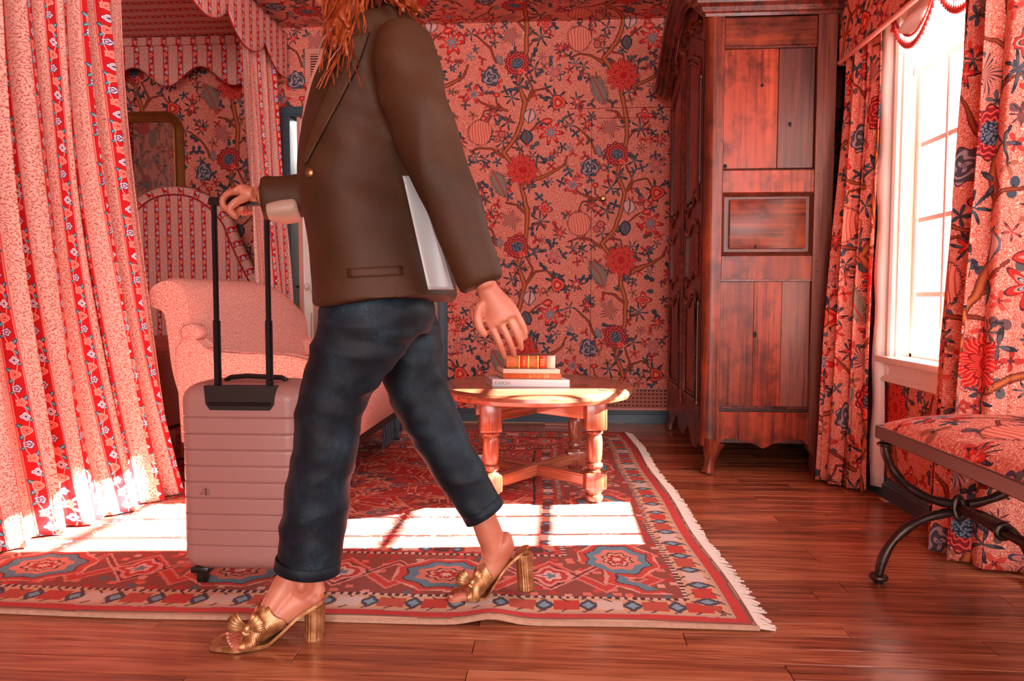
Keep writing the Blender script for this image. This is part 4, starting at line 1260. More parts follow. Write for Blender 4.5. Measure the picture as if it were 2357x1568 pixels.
MB().tube([(bk - .03, A1 - .04, .15), (bk - .03, A1 - .04, .004)], [.03, .025], 8).build('foot', M['armdark'], arm_e)
# rails
side_box(xs0, xs1, zz(108), zz(40), .006, M['armx'], 'rail')
side_box(xs0, xs1, zz(445), zz(392), .006, M['armred'], 'rail')
side_box(xs0, xs1, zz(645), zz(588), .006, M['armred'], 'rail')
# apron rail with shaped lower edge
ap = [(xs0, zz(948))] + [(xs1, zz(948))]
low = []
for i in range(41):
    u = 1 - i / 40; x = xs0 + (xs1 - xs0) * u
    z = .168 - .034 * math.exp(-((u - .5) / .20) ** 2) - .012 * math.exp(-((u - .5) / .05) ** 2) - .03 * math.exp(-(u / .05) ** 2) - .03 * math.exp(-((1 - u) / .05) ** 2)
    low.append((x, z))
MB().prism(ap + low, 'y', A0 - .006, A0 + .03).build('apron', M['armred'], arm_e, sharp=50)
# panels: two planks at the top, a fielded middle, wide boards below
d0 = -.010
xm = W(1792, 250, A0).x
MB().box(xs0 + .004, xm - .001, A0 + .008, A0 + .03, zz(388), zz(112), bev=.002).build('panel_board', M['armred'], arm_e)
MB().box(xm + .001, xs1 - .004, A0 + .009, A0 + .03, zz(388), zz(112), bev=.002).build('panel_board', M['armdark'], arm_e)
MB().box(xs0, xs1, A0 + .010, A0 + .03, zz(588), zz(445)).build('panel', M['armdark'], arm_e, smooth=False)
# mitred moulding and raised field
def frame_mould(x0, x1, z0, z1, w, y0, y1, name, mt):
    mb = MB(); prof = [(0, y0), (w * .25, y0 - .003), (w * .5, y0 + .004), (w, y1)]
    ring = lambda o: [(x0 + o, z0 + o), (x1 - o, z0 + o), (x1 - o, z1 - o), (x0 + o, z1 - o)]
    V = [(x, y, z) for o, y in prof for x, z in ring(o)]
    Fm = [(k * 4 + i, k * 4 + (i + 1) % 4, (k + 1) * 4 + (i + 1) % 4, (k + 1) * 4 + i) for k in range(len(prof) - 1) for i in range(4)]
    return link(name, V, Fm, mt, arm_e, smooth=False)
frame_mould(xs0, xs1, zz(588), zz(445), .016, A0 - .006, A0 + .009, 'panel_moulding', M['armdark'])
MB().box(xs0 + .036, xs1 - .032, A0 - .004, A0 + .02, zz(573), zz(459), bev=.006).build('raised_panel', M['armx'], arm_e)
xq = W(1740, 800, A0).x
for x0, x1, mt in ((xs0 + .004, xs0 + .155, M['arm']), (xs0 + .156, xs0 + .28, M['armred']), (xs0 + .281, xs1 - .004, M['armdark'])):
    MB().box(x0, x1, A0 + .008, A0 + .03, zz(936), zz(647), bev=.0012).build('panel_board', mt, arm_e)
for a, b in ((zz(112), zz(107)), (zz(648), zz(643)), (zz(941), zz(935))):
    MB().box(xs0, xs1, A0 - .009, A0 + .012, a, b, bev=.0015).build('bead', M['army'], arm_e)
# pegs
for px, py in ((1646, 410), (1648, 432), (1640, 610), (1640, 630), (1884, 400), (1880, 600), (1880, 625)):
    p = W(px, py, A0 - .012)
    ylathe(MB(), p.x, p.z, [(.0, A0 - .0155), (.004, A0 - .015), (.0045, A0 - .010)], 8).build('peg', M['darkwood'], arm_e)
# old knot holes
for px, py, r_ in ((1755, 195, .007), (1738, 568, .006), (1820, 285, .008), (1738, 770, .010), (1670, 382, .008)):
    p = W(px, py, A0)
    rsk = random.Random(px); yk = A0 + .0070 if py not in (568,) else A0 - .0048
    Vk = [(p.x, yk, p.z)] + [(p.x + r_ * (0.7 + .6 * rsk.random()) * math.cos(a), yk, p.z + 1.5 * r_ * (.6 + .6 * rsk.random()) * math.sin(a)) for a in [2 * PI * k / 9 for k in range(9)]]
    o = link('knot', Vk, [(0, 1 + k, 1 + (k + 1) % 9) for k in range(9)], M['dark'], arm_e, smooth=False)
    md = o.modifiers.new('t', 'SOLIDIFY'); md.thickness = .0015
# cornice: a deep moulding along the side and arched over the front
cprof = [(0.0, 0.0), (.006, .0), (.010, .012), (.022, .016), (.030, .034), (.050, .044), (.056, .060), (.072, .066), (.078, .088), (.078, .100), (.0, .100)]
zc0 = zz(40)
V = [(x, A0 - .012 - o, zc0 + h) for x in (AXF - .02, AXB + .02) for o, h in cprof]; n = len(cprof)
V = [(AXF - .02 - o, A0 - .012 - o, zc0 + h) for o, h in cprof] + [(AXB + .03, A0 - .012 - o, zc0 + h) for o, h in cprof]
link('side_cornice', V, [(i, i + 1, i + 1 + n, i + n) for i in range(n - 1)] + [tuple(range(n, 2 * n))], M['army'], arm_e, sharp=30)
V = []; NA = 40
for j in range(NA + 1):
    t = j / NA; y = (A0 - .012) + (A1 + .02 - A0) * t
    rise = .26 * math.sin(PI * t) ** 1.3 - .05 * t
    for o, h in cprof: V.append((AXF - .02 - o, y - (o if j == 0 else 0) + (o if j == NA else 0), zc0 + h + rise))
link('front_cornice', V, grid_faces(n, NA + 1) + [tuple(range(n)), tuple(range(NA * n, NA * n + n))], M['army'], arm_e, sharp=30)
# tympanum behind the arch and top board
ty = [(A0, zc0 - .16), (A1, zc0 - .16)] + [(A0 + (A1 - A0) * (1 - k / 20), zc0 + .08 + .26 * math.sin(PI * (1 - k / 20)) ** 1.3 - .05 * (1 - k / 20)) for k in range(21)]
MB().prism(ty, 'x', AXF - .004, AXF + .03).build('frieze', M['arm'], arm_e, sharp=40)
# carved rosettes of the frieze
for y, s_ in ((3.60, 1), (3.78, .8), (3.94, 1.2), (4.10, .8), (4.28, 1)):
    pr = [(.001, AXF - .030), (.012 * s_, AXF - .026), (.022 * s_, AXF - .016), (.034 * s_, AXF - .018), (.040 * s_, AXF - .004)]
    mb = MB(); V = []
    for r_, xx_ in pr:
        for k in range(24):
            a = 2 * PI * k / 24; rr_ = r_ * (1 + .18 * math.cos(6 * a)); V.append((xx_, y + rr_ * math.cos(a), zc0 - .02 + .14 * math.sin(PI * (y - A0) / (A1 - A0)) + rr_ * math.sin(a)))
    mb.add(V, grid_faces(24, len(pr), True)); mb.build('carving', M['arm'], arm_e)
MB().box(AXF, AXB, A0 + .02, A1, zc0 + .06, zc0 + .09).build('top_board', M['armdark'], arm_e, smooth=False)
# doors: arched slabs, each with two shaped recessed panels framed by a wavy moulding
def door(y0, y1, name):
    zb, zt = .235, zc0 - .10
    def top(y):
        t = (y - A0) / (A1 - A0); return zt + .17 * math.sin(PI * t) ** 1.2
    ys_ = [y0 + (y1 - y0) * k / 24 for k in range(25)]
    poly = [(y0, zb), (y1, zb)] + [(y, top(y)) for y in ys_[::-1]]
    o = MB().prism(poly, 'x', AXF - .012, AXF + .014).build(name, M['arm'], arm_e, sharp=40)
    # panels
    def mould(zlo, zhi, wave_lo, wave_hi):
        P_ = []
        N = 28
        ya, yb = y0 + .075, y1 - .075
        if ya > yb: ya, yb = yb, ya
        for k in range(N + 1):
            u = k / N; y = ya + (yb - ya) * u; P_.append((y, zlo + wave_lo * math.sin(2 * PI * u) + .02 * abs(wave_lo) / .03 * math.sin(4 * PI * u)))
        for k in range(N + 1):
            u = 1 - k / N; y = ya + (yb - ya) * u; P_.append((y, (zhi if zhi is not None else top(y) - .09) + wave_hi * math.sin(2 * PI * u)))
        loop = [(AXF - .014, y, z) for y, z in P_]
        MB().tube(loop, .011, 6, closed=True).build('panel_moulding', M['army'], o)
        c = (sum(p[0] for p in P_) / len(P_), sum(p[1] for p in P_) / len(P_))
        loop2 = [(AXF - .016, c[0] + (y - c[0]) * .80, c[1] + (z - c[1]) * .92) for y, z in P_]
        MB().tube(loop2, .006, 5, closed=True).build('panel_bead', M['army'], o)
        # raised field: fan
        Vf = [(AXF - .020, c[0], c[1])] + [(AXF - .013, c[0] + (y - c[0]) * .72, c[1] + (z - c[1]) * .88) for y, z in P_]
        link('raised_panel', Vf, [(0, 1 + k, 1 + (k + 1) % len(P_)) for k in range(len(P_))], M['arm'], o, smooth=False)
    mould(.32, .82, .0, .03); mould(.92, 1.17, .03, .03); mould(1.28, None, .03, .0)
    return o
ymid = (A0 + A1) / 2 - .01
door(A0 + .085, ymid - .004, 'door'); door(ymid + .004, A1 - .06, 'door')
MB().tube([(AXF - .016, ymid, .25), (AXF - .016, ymid, zc0 + .05)], .014, 8).build('centre_bead', M['army'], arm_e)
# bottom rail of the front, shaped
low = [(A0 + .06 + (A1 - A0 - .09) * k / 60, .12 + .035 * math.cos(2 * PI * 3 * k / 60) - .02 * abs(math.sin(2 * PI * 3 * k / 60))) for k in range(61)]
MB().prism([(A1 - .03, .24), (A0 + .06, .24)] + low, 'x', AXF - .006, AXF + .02).build('apron', M['arm'], arm_e, sharp=50)
# long iron hinges
for za, zb_ in ((W(1614, 412, A0 + .07).z, W(1614, 180, A0 + .07).z), (W(1608, 925, A0 + .07).z, W(1608, 700, A0 + .07).z)):
    hx, hy = AXF - .026, A0 + .072
    h = MB().tube([(hx, hy, za), (hx, hy, zb_)], .006, 8)
    for z_ in (za, zb_): h.lathe(hx, hy, [(.001, z_ - .022), (.008, z_ - .012), (.005, z_), (.008, z_ + .010), (.001, z_ + .02)], 10)
    h.build('hinge', M['hinge'], arm_e)
ylathe(MB(), ymid - .03, 1.06, [(.001, AXF - .045), (.008, AXF - .04), (.006, AXF - .02), (.012, AXF - .016)], 10, axis='x').build('key', M['hinge'], arm_e)

# ================================================================ COFFEE TABLE
TC = Vector((-.100, 2.985, 0)); TR = .405; TZ = .462; TA = math.radians(9.5)
tb = empty('coffee_table', TC, 'round oak coffee table with turned legs and crossed stretchers standing on the rug', 'table')
zb = .014
prof = [(.0, TZ - .048), (TR - .03, TZ - .048), (TR - .008, TZ - .042), (TR, TZ - .028), (TR - .002, TZ - .014), (TR - .014, TZ - .003), (TR - .03, TZ), (.0, TZ)]
MB().lathe(TC.x, TC.y, prof, 96, cap=False).build('tabletop', M['oak'], tb, sharp=30)
hs = .205
def rotp(dx, dy): return (TC.x + dx * math.cos(TA) - dy * math.sin(TA), TC.y + dx * math.sin(TA) + dy * math.cos(TA))
for sx in (-1, 1):
    for sy in (-1, 1):
        cx, cy = rotp(sx * hs, sy * hs)
        L = MB(); R = Matrix.Rotation(TA, 3, 'Z'); c45 = .030
        def block(z0, z1, w):
            L.box(cx - w, cx + w, cy - w, cy + w, z0, z1, bev=.007, rot=TA)
        block(.300, TZ - .048, .042)
        block(.066, .132, .042)
        L.lathe(cx, cy, [(.020 * 1.2, zb), (.027 * 1.2, .018), (.030 * 1.2, .028), (.028 * 1.2, .038), (.021 * 1.2, .044), (.026 * 1.2, .052), (.030 * 1.2, .060), (.031 * 1.2, .068)], 20)
        L.lathe(cx, cy, [(.031 * 1.2, .130), (.027 * 1.2, .138), (.018 * 1.2, .142), (.024 * 1.2, .148), (.0285 * 1.2, .156), (.0265 * 1.2, .166), (.020 * 1.2, .171), (.0235 * 1.2, .180), (.0255 * 1.2, .20), (.0265 * 1.2, .23), (.0262 * 1.2, .262), (.0235 * 1.2, .276), (.021 * 1.2, .281), (.0275 * 1.2, .286), (.0275 * 1.2, .292), (.022 * 1.2, .297), (.029 * 1.2, .303)], 20)
        L.build('leg', M['oakz'], tb, sharp=35)
for ang in (TA + PI / 4, TA - PI / 4):
    Rm = Matrix.Rotation(ang, 3, 'Z'); half = hs * math.sqrt(2) - .03
    dzz = .0012 if ang > TA else 0
    s1 = MB().box(TC.x - half, TC.x + half, TC.y - .016, TC.y + .016, .072, .112, bev=.004)
    s1.box(TC.x - half, TC.x + half, TC.y - .020, TC.y + .020, .110, .120 + dzz, bev=.003)
    s1.build('stretcher', M['oak'], tb).rotation_euler.z = ang
    s2 = MB().box(TC.x - half, TC.x + half, TC.y - .014, TC.y + .014, TZ - .125, TZ - .05, bev=.003)
    s2.build('top_rail', M['oak'], tb).rotation_euler.z = ang
# ring stains, knots on the top are relief-free marks
st = plain('water_ring', '4a2413', 0.4)
for px, py, r_ in ((1336, 888, .030), (1395, 897, .028)):
    p = F(px, py, TZ + .0008)
    MB().tube([(p.x + r_ * math.cos(a), p.y + r_ * math.sin(a), TZ + .0004) for a in [2 * PI * k / 24 for k in range(24)]], .0011, 4, closed=True).build('ring_mark', st, tb)

# ---------------------------------------------------------------- books on the table
bookm = {
    'paper': plain('book_paper', 'd9c6b0', 0.9, 0, 0.1, 60), 'white': plain('white_cloth_cover', 'd8dbe0', 0.5, 0, 0.03),
    'tan': plain('tan_leather', 'b5652c', 0.5, 0, 0.4, 40, 0.0005, 300), 'orange': plain('orange_leather', 'c4602a', 0.45, 0, 0.5, 60, 0.0005, 300),
    'cream': plain('cream_cloth_cover', 'd6c6b6', 0.6, 0, 0.05), 'brown': plain('brown_board', '7d4a38', 0.6), 'gold': plain('gold_stamp', 'e9b35a', 0.35, 0.4),
    'redlabel': plain('red_label', 'c43c1c', 0.5), 'greyink': plain('grey_ink', '8f8a88', 0.7)}
def quad_frame(px0, py0, px1, py1, Yf):
    a = W(px0, py0, Yf); b = W(px1, py1, Yf); return a, b
def book(label, px0, px1, z0, z1, Yf, depth, skew, cover, spine, boards=.0025, rotz=0.0, rounded=False):
    a = W(px0, 880, Yf); b = W(px1, 880, Yf); x0, x1 = a.x, b.x
    e = empty('book', ((x0 + x1) / 2, Yf + depth / 2, z0), label, 'book', 'books stacked on the round table')
    def place(mb):
        R = Matrix.Rotation(rotz, 3, 'Z'); piv = Vector((x0, Yf, 0))
        V = []
        for v in mb.V:
            v = Vector(v); v.x += skew * (v.y - Yf); V.append(tuple(R @ (v - piv) + piv))
        mb.V = V; return mb
    t = boards
    place(MB().box(x0, x1, Yf + .001, Yf + depth, z0, z0 + t, bev=.0008)).build('back_cover', cover, e)
    place(MB().box(x0, x1, Yf + .001, Yf + depth, z1 - t, z1, bev=.0008)).build('front_cover', cover, e)
    pg = place(MB().box(x0 + .003, x1 - .003, Yf + .004, Yf + depth - .004, z0 + t, z1 - t)).build('pages', bookm['paper'], e, smooth=False)
    if rounded:
        n = 12; pr = [(Yf + .004 - .007 * math.sin(PI * k / n), z0 + (z1 - z0) * k / n) for k in range(n + 1)]
        mbs = MB().prism(pr + [(Yf + .006, z1), (Yf + .006, z0)], 'x', x0, x1)
    else:
        mbs = MB().box(x0, x1, Yf - .002, Yf + .003, z0, z1, bev=.001)
    sp = place(mbs).build('spine', spine, e, sharp=40)
    return e, x0, x1, place, sp
z = TZ + .0005
YF = 2.90
zt = lambda py, Y: W(1200, py, Y).z
b1z = z + .030; b2z = b1z + .0225; b3z = b2z + .018; b4z = b3z + .054
YF = 2.84
e1, x0, x1, pl, sp = book('large white cloth book at the bottom of the stack', 1133, 1311, z, b1z, YF, .150, -.30, bookm['white'], bookm['white'])
# spine title letters
def spine_text(txt, px, z_, size, Y, parent, mt, name='title'):
    cu = bpy.data.curves.new(name, 'FONT'); cu.body = txt; cu.size = size; cu.extrude = .0002
    o = bpy.data.objects.new(name, cu); C.objects.link(o); dg = bpy.context.evaluated_depsgraph_get()
    me = bpy.data.meshes.new_from_object(o.evaluated_get(dg)); bpy.data.objects.remove(o)
    p = W(px, 880, Y)
    Vt = [(p.x + v.co.x, Y - v.co.z, z_ + v.co.y) for v in me.vertices]
    return link(name, Vt, [tuple(f.vertices) for f in me.polygons], mt, parent, smooth=False)
spine_text('KARSH', 1138, z + .008, .021, YF - .0024, e1, bookm['greyink'])
YF2 = YF + .012
e2, x0, x1, pl, sp = book('thin tan leather book with a gilt spine, second from the bottom of the stack', 1157, 1292, b1z + .0003, b2z, YF2, .13, -.30, bookm['brown'], bookm['orange'])
# gilt ornament: frame and small rings
s = MB(); yy = YF2 - .0028; xa = W(1219, 880, YF2).x; xb = W(1263, 880, YF2).x; zl, zh = b1z + .004, b2z - .003
for x_ in (xa, xb - .0015): s.box(x_, x_ + .0015, yy, yy + .001, zl, zh)
for i in range(3):
    cx = xa + .014 + i * .026; r_ = (zh - zl) * .46
    if i < 2: s.tube([(cx + r_ * 1.3 * math.cos(a), yy, (zl + zh) / 2 + r_ * math.sin(a)) for a in [2 * PI * k / 16 for k in range(16)]], .0007, 4, closed=True); s.tube([(cx + r_ * .5 * math.cos(a), yy, (zl + zh) / 2 + r_ * .5 * math.sin(a)) for a in [2 * PI * k / 8 for k in range(8)]], .0006, 4, closed=True)
    else:
        s.box(cx - .009, cx + .008, yy, yy + .001, zl + .001, zl + .0018).box(cx - .009, cx + .008, yy, yy + .001, zh - .0018, zh - .001)
        for q in range(4): s.box(cx - .007 + q * .0045, cx - .006 + q * .0045, yy, yy + .001, zl + .004, zh - .004)
s.build('gilt_ornament', bookm['gold'], e2, smooth=False)
e3, x0, x1, pl, sp = book('slim cream cloth book between two tan leather books in the stack', 1158, 1289, b2z + .0003, b3z, YF2 + .001, .125, -.32, bookm['cream'], bookm['cream'])
YF4 = YF2 + .012
e4, x0, x1, pl, sp = book('thick old tan leather book with raised bands on top of the stack', 1166, 1277, b3z + .0003, b4z, YF4, .10, -.20, bookm['brown'], bookm['tan'], rounded=True)
n = 12
def band(x_, w, mt, name, dz=0.0008, za=0, zbv=1):
    pr = [(YF4 + .004 - .007 * math.sin(PI * k / n) - dz, b3z + (b4z - b3z) * k / n) for k in range(n + 1) if za <= k / n <= zbv]
    mb = MB(); V = [(xx_, y_, z_) for xx_ in (x_, x_ + w) for y_, z_ in pr]; L = len(pr)
    mb.add(V, [(i, i + 1, i + 1 + L, i + L) for i in range(L - 1)]); o = mb.build(name, mt, e4)
    md = o.modifiers.new('t', 'SOLIDIFY'); md.thickness = .0012; return o
for px in (1193, 1214, 1236): band(W(px, 880, YF4).x, .0065, bookm['gold'], 'raised_band', .002)
band(W(1197, 880, YF4).x, .026, bookm['redlabel'], 'title_label', .0006); band(W(1240, 880, YF4).x, .028, bookm['redlabel'], 'title_label', .0006)
band(W(1259, 880, YF4).x, .033, bookm['cream'], 'torn_spine_end', .0010)
s = MB()
for px, k in ((1207, 0), (1246, 1), (1251, 1)):
    p = W(px, 880, YF4)
    for q in range(3 + k): s.box(p.x - .003, p.x + .003, YF4 - .0068, YF4 - .0055, b3z + .016 + q * .007, b3z + .018 + q * .007)
tag(s.build('spine_lettering', bookm['gold'], e4, smooth=False), kind='stuff')
# ================================================================ WINDOW CLOTHS
zv = W(1913, 139, 3.32).z
lc = cloth('window_curtain', plan((1.295, 3.33), (1.28, 3.24), (1.285, 3.14), (1.295, 3.03)), plan((1.16, 3.25), (1.17, 3.17), (1.22, 3.10), (1.275, 3.045)), 2.35, 0.012, M['chintz'], folds=3.2, amp=.028, nu=160, nv=60, seed=3, amp_top=.5)
shift(lc, 0.20, 0.2); tag(lc, 'floor length floral curtain hanging between the armoire and the window', 'curtain', 'floral window curtains')
lin_ = link('lining', [v for k in range(40) for v in ((1.288 + .004 * math.sin(k), 3.040, 2.3 - 2.26 * k / 39), (1.318 + .01 * max(0, k - 30) / 9, 3.000 - .004 * math.sin(k * .4), 2.3 - 2.26 * k / 39))], [(2 * k, 2 * k + 1, 2 * k + 3, 2 * k + 2) for k in range(39)], M['linen'], lc)
md = lin_.modifiers.new('t', 'SOLIDIFY'); md.thickness = .006
rc = cloth('window_curtain', plan((1.295, 2.385), (1.285, 2.33), (1.285, 2.24), (1.33, 2.19), (1.42, 2.18), (1.6, 2.18), (1.86, 2.19)), plan((1.235, 2.41), (1.20, 2.33), (1.215, 2.25), (1.285, 2.17), (1.40, 2.165), (1.6, 2.15), (1.86, 2.16)), 2.35, 0.012, M['chintz'], folds=7, amp=.030, nu=340, nv=80, seed=12, amp_top=.7)
shift(rc, 0.33, 0.47); tag(rc, 'wide floral curtain at the right edge, behind the iron bench', 'curtain', 'floral window curtains')
# pelmet: flat chintz band on a board standing out from the wall
pv = empty('window_pelmet', (1.27, 2.72, zv), 'floral fabric pelmet with a pink cord edge above the window', 'pelmet')
px_ = 1.245
pp = [(XR, 3.36), (px_, 3.36), (px_, 2.10), (XR, 2.10)]
V = []; UV = []; acc = 0; N = 60
path = spline([(XR - .003, 3.37), (px_ + .004, 3.365), (px_, 3.30), (px_, 2.8), (px_, 2.3), (px_, 2.10)], N)
for i, (x, y) in enumerate(path):
    if i: acc += math.hypot(x - path[i - 1][0], y - path[i - 1][1])
    for z_ in (zv, 2.15, 2.45): V.append((x, y, z_)); UV.append((acc, z_))
o = link('band', V, grid_faces(3, N), M['chintz'], pv, uv=UV, sharp=60); shift(o, .55, .75)
md = o.modifiers.new('t', 'SOLIDIFY'); md.thickness = .01; md.offset = 0
MB().tube([(x - .003, y, zv) for x, y in path], .010, 8).build('cord_edge', plain('pink_cord', 'f0968a', 0.8, 0, .4, 150), pv)
MB().box(px_ + .006, XR - .002, 2.12, 3.36, 2.41, 2.44).build('pelmet_board', M['cream'], pv, smooth=False)
# festoon blind of white linen with a red tassel trim, inside the window
bl = empty('festoon_blind', (1.30, 2.68, 1.72), 'gathered white linen festoon blind with red bobble fringe at the window top', 'blind')
def blind_z(y):
    u = (y - 2.36) / .20
    return 1.735 + .10 * (abs(math.sin(PI * (y - 2.61) / .30)) ** .7) * 0 + .13 * (1 - abs(math.cos(PI * (y - 2.80) / .33)) ** .8)
V = []; n1, n2 = 120, 40
ya, yb = 2.33, 2.98
for j in range(n2):
    t = j / (n2 - 1)
    for i in range(n1):
        y = ya + (yb - ya) * i / (n1 - 1); zb_ = blind_z(y) + .055
        z_ = 2.30 + (zb_ - 2.30) * t
        swag = .028 * t * math.sin(t * 26 + 2.2 * abs(math.cos(PI * (y - 2.80) / .33)) * 3)
        V.append((1.318 - .03 * t * abs(math.cos(PI * (y - 2.80) / .33)) + swag * .6, y, z_))
bo = link('blind_cloth', V, grid_faces(n1, n2), M['linen'], bl); md = bo.modifiers.new('t', 'SOLIDIFY'); md.thickness = .004
pts = [(1.295, ya + (yb - ya) * k / 90, blind_z(ya + (yb - ya) * k / 90) + .055) for k in range(91)]
MB().tube(pts, .0045, 6).build('trim_braid', M['redtrim'], bl)
tb0 = None
acc = 0; k = 0
for i in range(len(pts) - 1):
    acc += (Vector(pts[i + 1]) - Vector(pts[i])).length
    if acc > .0125:
        acc = 0; x, y, z_ = pts[i]
        if tb0 is None:
            tb0 = MB().tube([(x, y, z_), (x, y, z_ - .022)], .0012, 4).lathe(x, y, [(.0015, z_ - .020), (.006, z_ - .032), (.0075, z_ - .042), (.006, z_ - .047), (.001, z_ - .048)], 8).build('bobble', M['redtrim'], bl); base_l = tb0.location.copy(); b0 = Vector((x, y, z_))
        else:
            c = tb0.copy(); C.objects.link(c); c.parent = bl; c.location = base_l + Vector((x, y, z_)) - b0
MB().tube([(1.30, 2.79, 1.75), (1.30, 2.79, 1.66)], .0015, 4).lathe(1.30, 2.79, [(.001, 1.665), (.004, 1.66), (.005, 1.64), (.002, 1.632)], 8).build('pull_cord', M['cream'], bl)

# ================================================================ BENCH
bn = empty('bench', (1.13, 1.5, 0), 'upholstered floral bench on crossed curved iron legs by the window curtain', 'bench')
bx0, bx1, by0, by1 = .905, 1.345, .93, 2.105
V = []; UV = []; n1, n2 = 30, 50
for j in range(n2):
    for i in range(n1):
        u, v = i / (n1 - 1), j / (n2 - 1)
        d_ = (1 - abs(2 * u - 1) ** 2.6) ** .55 * (1 - abs(2 * v - 1) ** 6) ** .5
        V.append((bx0 + (bx1 - bx0) * u, by0 + (by1 - by0) * v, .450 + .062 * d_)); UV.append((bx0 + (bx1 - bx0) * u, by0 + (by1 - by0) * v))
cu = link('cushion', V, grid_faces(n1, n2), M['chintz'], bn, uv=[(a * 1.0, b * 1.0) for a, b in UV]); shift(cu, .10, .40, .9)
fm = MB()
for a in ((bx0 - .004, bx0 + .02, by0, by1), (bx1 - .02, bx1 + .004, by0, by1), (bx0, bx1, by0 - .004, by0 + .02), (bx0, bx1, by1 - .02, by1 + .004)):
    fm.box(*a, .415, .452, bev=.003)
fm.build('seat_frame', plain('brown_steel', '6e5650', 0.4, 0.5), bn)
MB().box(bx0 + .02, bx1 - .02, by0 + .02, by1 - .02, .425, .44).build('seat_board', M['darkwood'], bn, smooth=False)
cxb = (bx0 + bx1) / 2; zc_ = .222
def wob(pts, a=.0): return pts
for ye in (by1 - .03, by0 + .03):
    for sx in (-1, 1):
        up = [(cxb + sx * (bx1 - cxb - .012) * math.sin(math.radians(a)), ye, zc_ + .012 + (.413 - zc_ - .012) * (1 - math.cos(math.radians(a)))) for a in range(6, 91, 6)]
        MB().tube(up, [.0125 + .0015 * math.sin(i * 1.7) for i in range(len(up))], 12).build('upper_arc', M['iron'], bn)
        dn = [(cxb + sx * (bx1 - cxb - .006) * math.sin(math.radians(a)), ye, zc_ - .012 - (zc_ - .012 - .010) * (1 - math.cos(math.radians(a)))) for a in range(6, 91, 6)]
        lg = MB().tube(dn, [.0130 + .0015 * math.sin(i * 1.3) for i in range(len(dn))], 12)
        fx_ = dn[-1][0]
        lg.lathe(fx_, ye, [(.012, .0), (.013, .006), (.014, .010), (.0235, .012), (.026, .018), (.0235, .024), (.014, .027)], 16)
        lg.build('leg', M['iron'], bn)
        MB().lathe(up[-1][0], ye, [(.012, .394), (.020, .398), (.021, .404), (.012, .409)], 14).build('collar', M['iron'], bn)
    ring = [(cxb + .0 + .012 * math.cos(a), ye + .004 * math.sin(a), zc_ + .030 * math.sin(a)) for a in [2 * PI * k / 20 for k in range(20)]]
    MB().tube(ring, .009, 8, closed=True).build('clasp', M['iron'], bn)
st_ = [(cxb, by1 - .03 - (by1 - by0 - .06) * k / 24, zc_ + .002 * math.sin(k)) for k in range(25)]
MB().tube(st_, [.0135 + .002 * math.sin(k * 2.1) for k in range(25)], 12).build('stretcher', M['iron'], bn)
for yy in (1.87, 1.17):
    MB().tube([(cxb + .017 * math.cos(a), yy, zc_ + .017 * math.sin(a)) for a in [2 * PI * k / 18 for k in range(18)]], .0085, 8, closed=True).build('ring', M['iron'], bn)

# ================================================================ SUITCASE
SCY = 1.87
sc_ = empty('suitcase', (-.85, SCY + .11, 0), 'pale pink ribbed hard shell cabin suitcase with black telescopic handle, rolling on the rug', 'suitcase')
sx0, sx1 = W(412, 1100, SCY).x, W(688, 1100, SCY).x
sz0, sz1 = W(550, 1320, SCY).z, W(550, 885, SCY).z
rz = .012  # rug height
nz = 150; ncr = 12
xs_c = (sx0 + sx1) / 2; hw = (sx1 - sx0) / 2; hd = .105; yc_ = SCY + hd
grooves = [W(500, py, SCY).z for py in (962, 1000, 1037, 1074, 1111, 1148, 1185, 1221, 1257)]
def ring_at(z):
    # corner rounding towards top and bottom
    r = .030; inset = 0
    e = min(z - sz0, sz1 - z); rr_ = .045
    if e < rr_: inset = rr_ - math.sqrt(max(0, rr_ ** 2 - (rr_ - e) ** 2))
    gr = max(math.exp(-((z - g_) / .0016) ** 2) for g_ in grooves)
    inset += .0035 * gr
    w, d = hw - inset, hd - inset; r = min(.04, w * .9, d * .9)
    P_ = []
    for cx, cy, a0 in ((w - r, d - r, 0), (-w + r, d - r, PI / 2), (-w + r, -d + r, PI), (w - r, -d + r, 3 * PI / 2)):
        for k in range(8): a = a0 + PI / 2 * k / 7; P_.append((xs_c + cx + r * math.cos(a), yc_ + cy + r * math.sin(a), z))
    return P_
zsamp = sorted(set([sz0 + (sz1 - sz0) * k / 60 for k in range(61)] + [g_ + d_ for g_ in grooves for d_ in (-.004, -.002, -.001, 0, .001, .002, .004)] + [sz0 + .045 * (1 - math.cos(PI / 2 * k / 8)) for k in range(9)] + [sz1 - .045 * (1 - math.cos(PI / 2 * k / 8)) for k in range(9)]))
V = []; 
for z_ in zsamp: V += ring_at(z_)
n = 32
shell = link('shell', V, grid_faces(n, len(zsamp), True) + [tuple(range(n))[::-1], tuple(range((len(zsamp) - 1) * n, len(zsamp) * n))], M['case'], sc_, sharp=60)
# black handle well on the front face
wx0, wx1 = W(470, 900, SCY).x, W(634, 900, SCY).x; wz0 = W(500, 944, SCY).z
wl = MB()
for r_, y_ in ((.0, SCY - .004), (.006, SCY - .001)):
    pass
poly = [(wx0, sz1 - .004), (wx0 + .004, wz0 + .016), (wx0 + .016, wz0), (wx1 - .016, wz0), (wx1 - .004, wz0 + .016), (wx1, sz1 - .004)]
MB().prism(poly, 'y', SCY - .003, SCY + .055).build('handle_well', M['black'], sc_, sharp=40)
MB().box(wx0 + .012, wx1 - .012, SCY - .007, SCY - .002, wz0 + .012, wz0 + .022, bev=.002).build('well_lip', M['alu'], sc_)
tp = MB().tube([(wx0 + .02, yc_ - .02, sz1 + .001), (wx0 + .035, yc_ - .02, sz1 + .010), (xs_c - .01, yc_ - .02, sz1 + .014), (wx1 - .015, yc_ - .02, sz1 + .010), (wx1 + .0, yc_ - .02, sz1 + .001)], .007, 8)
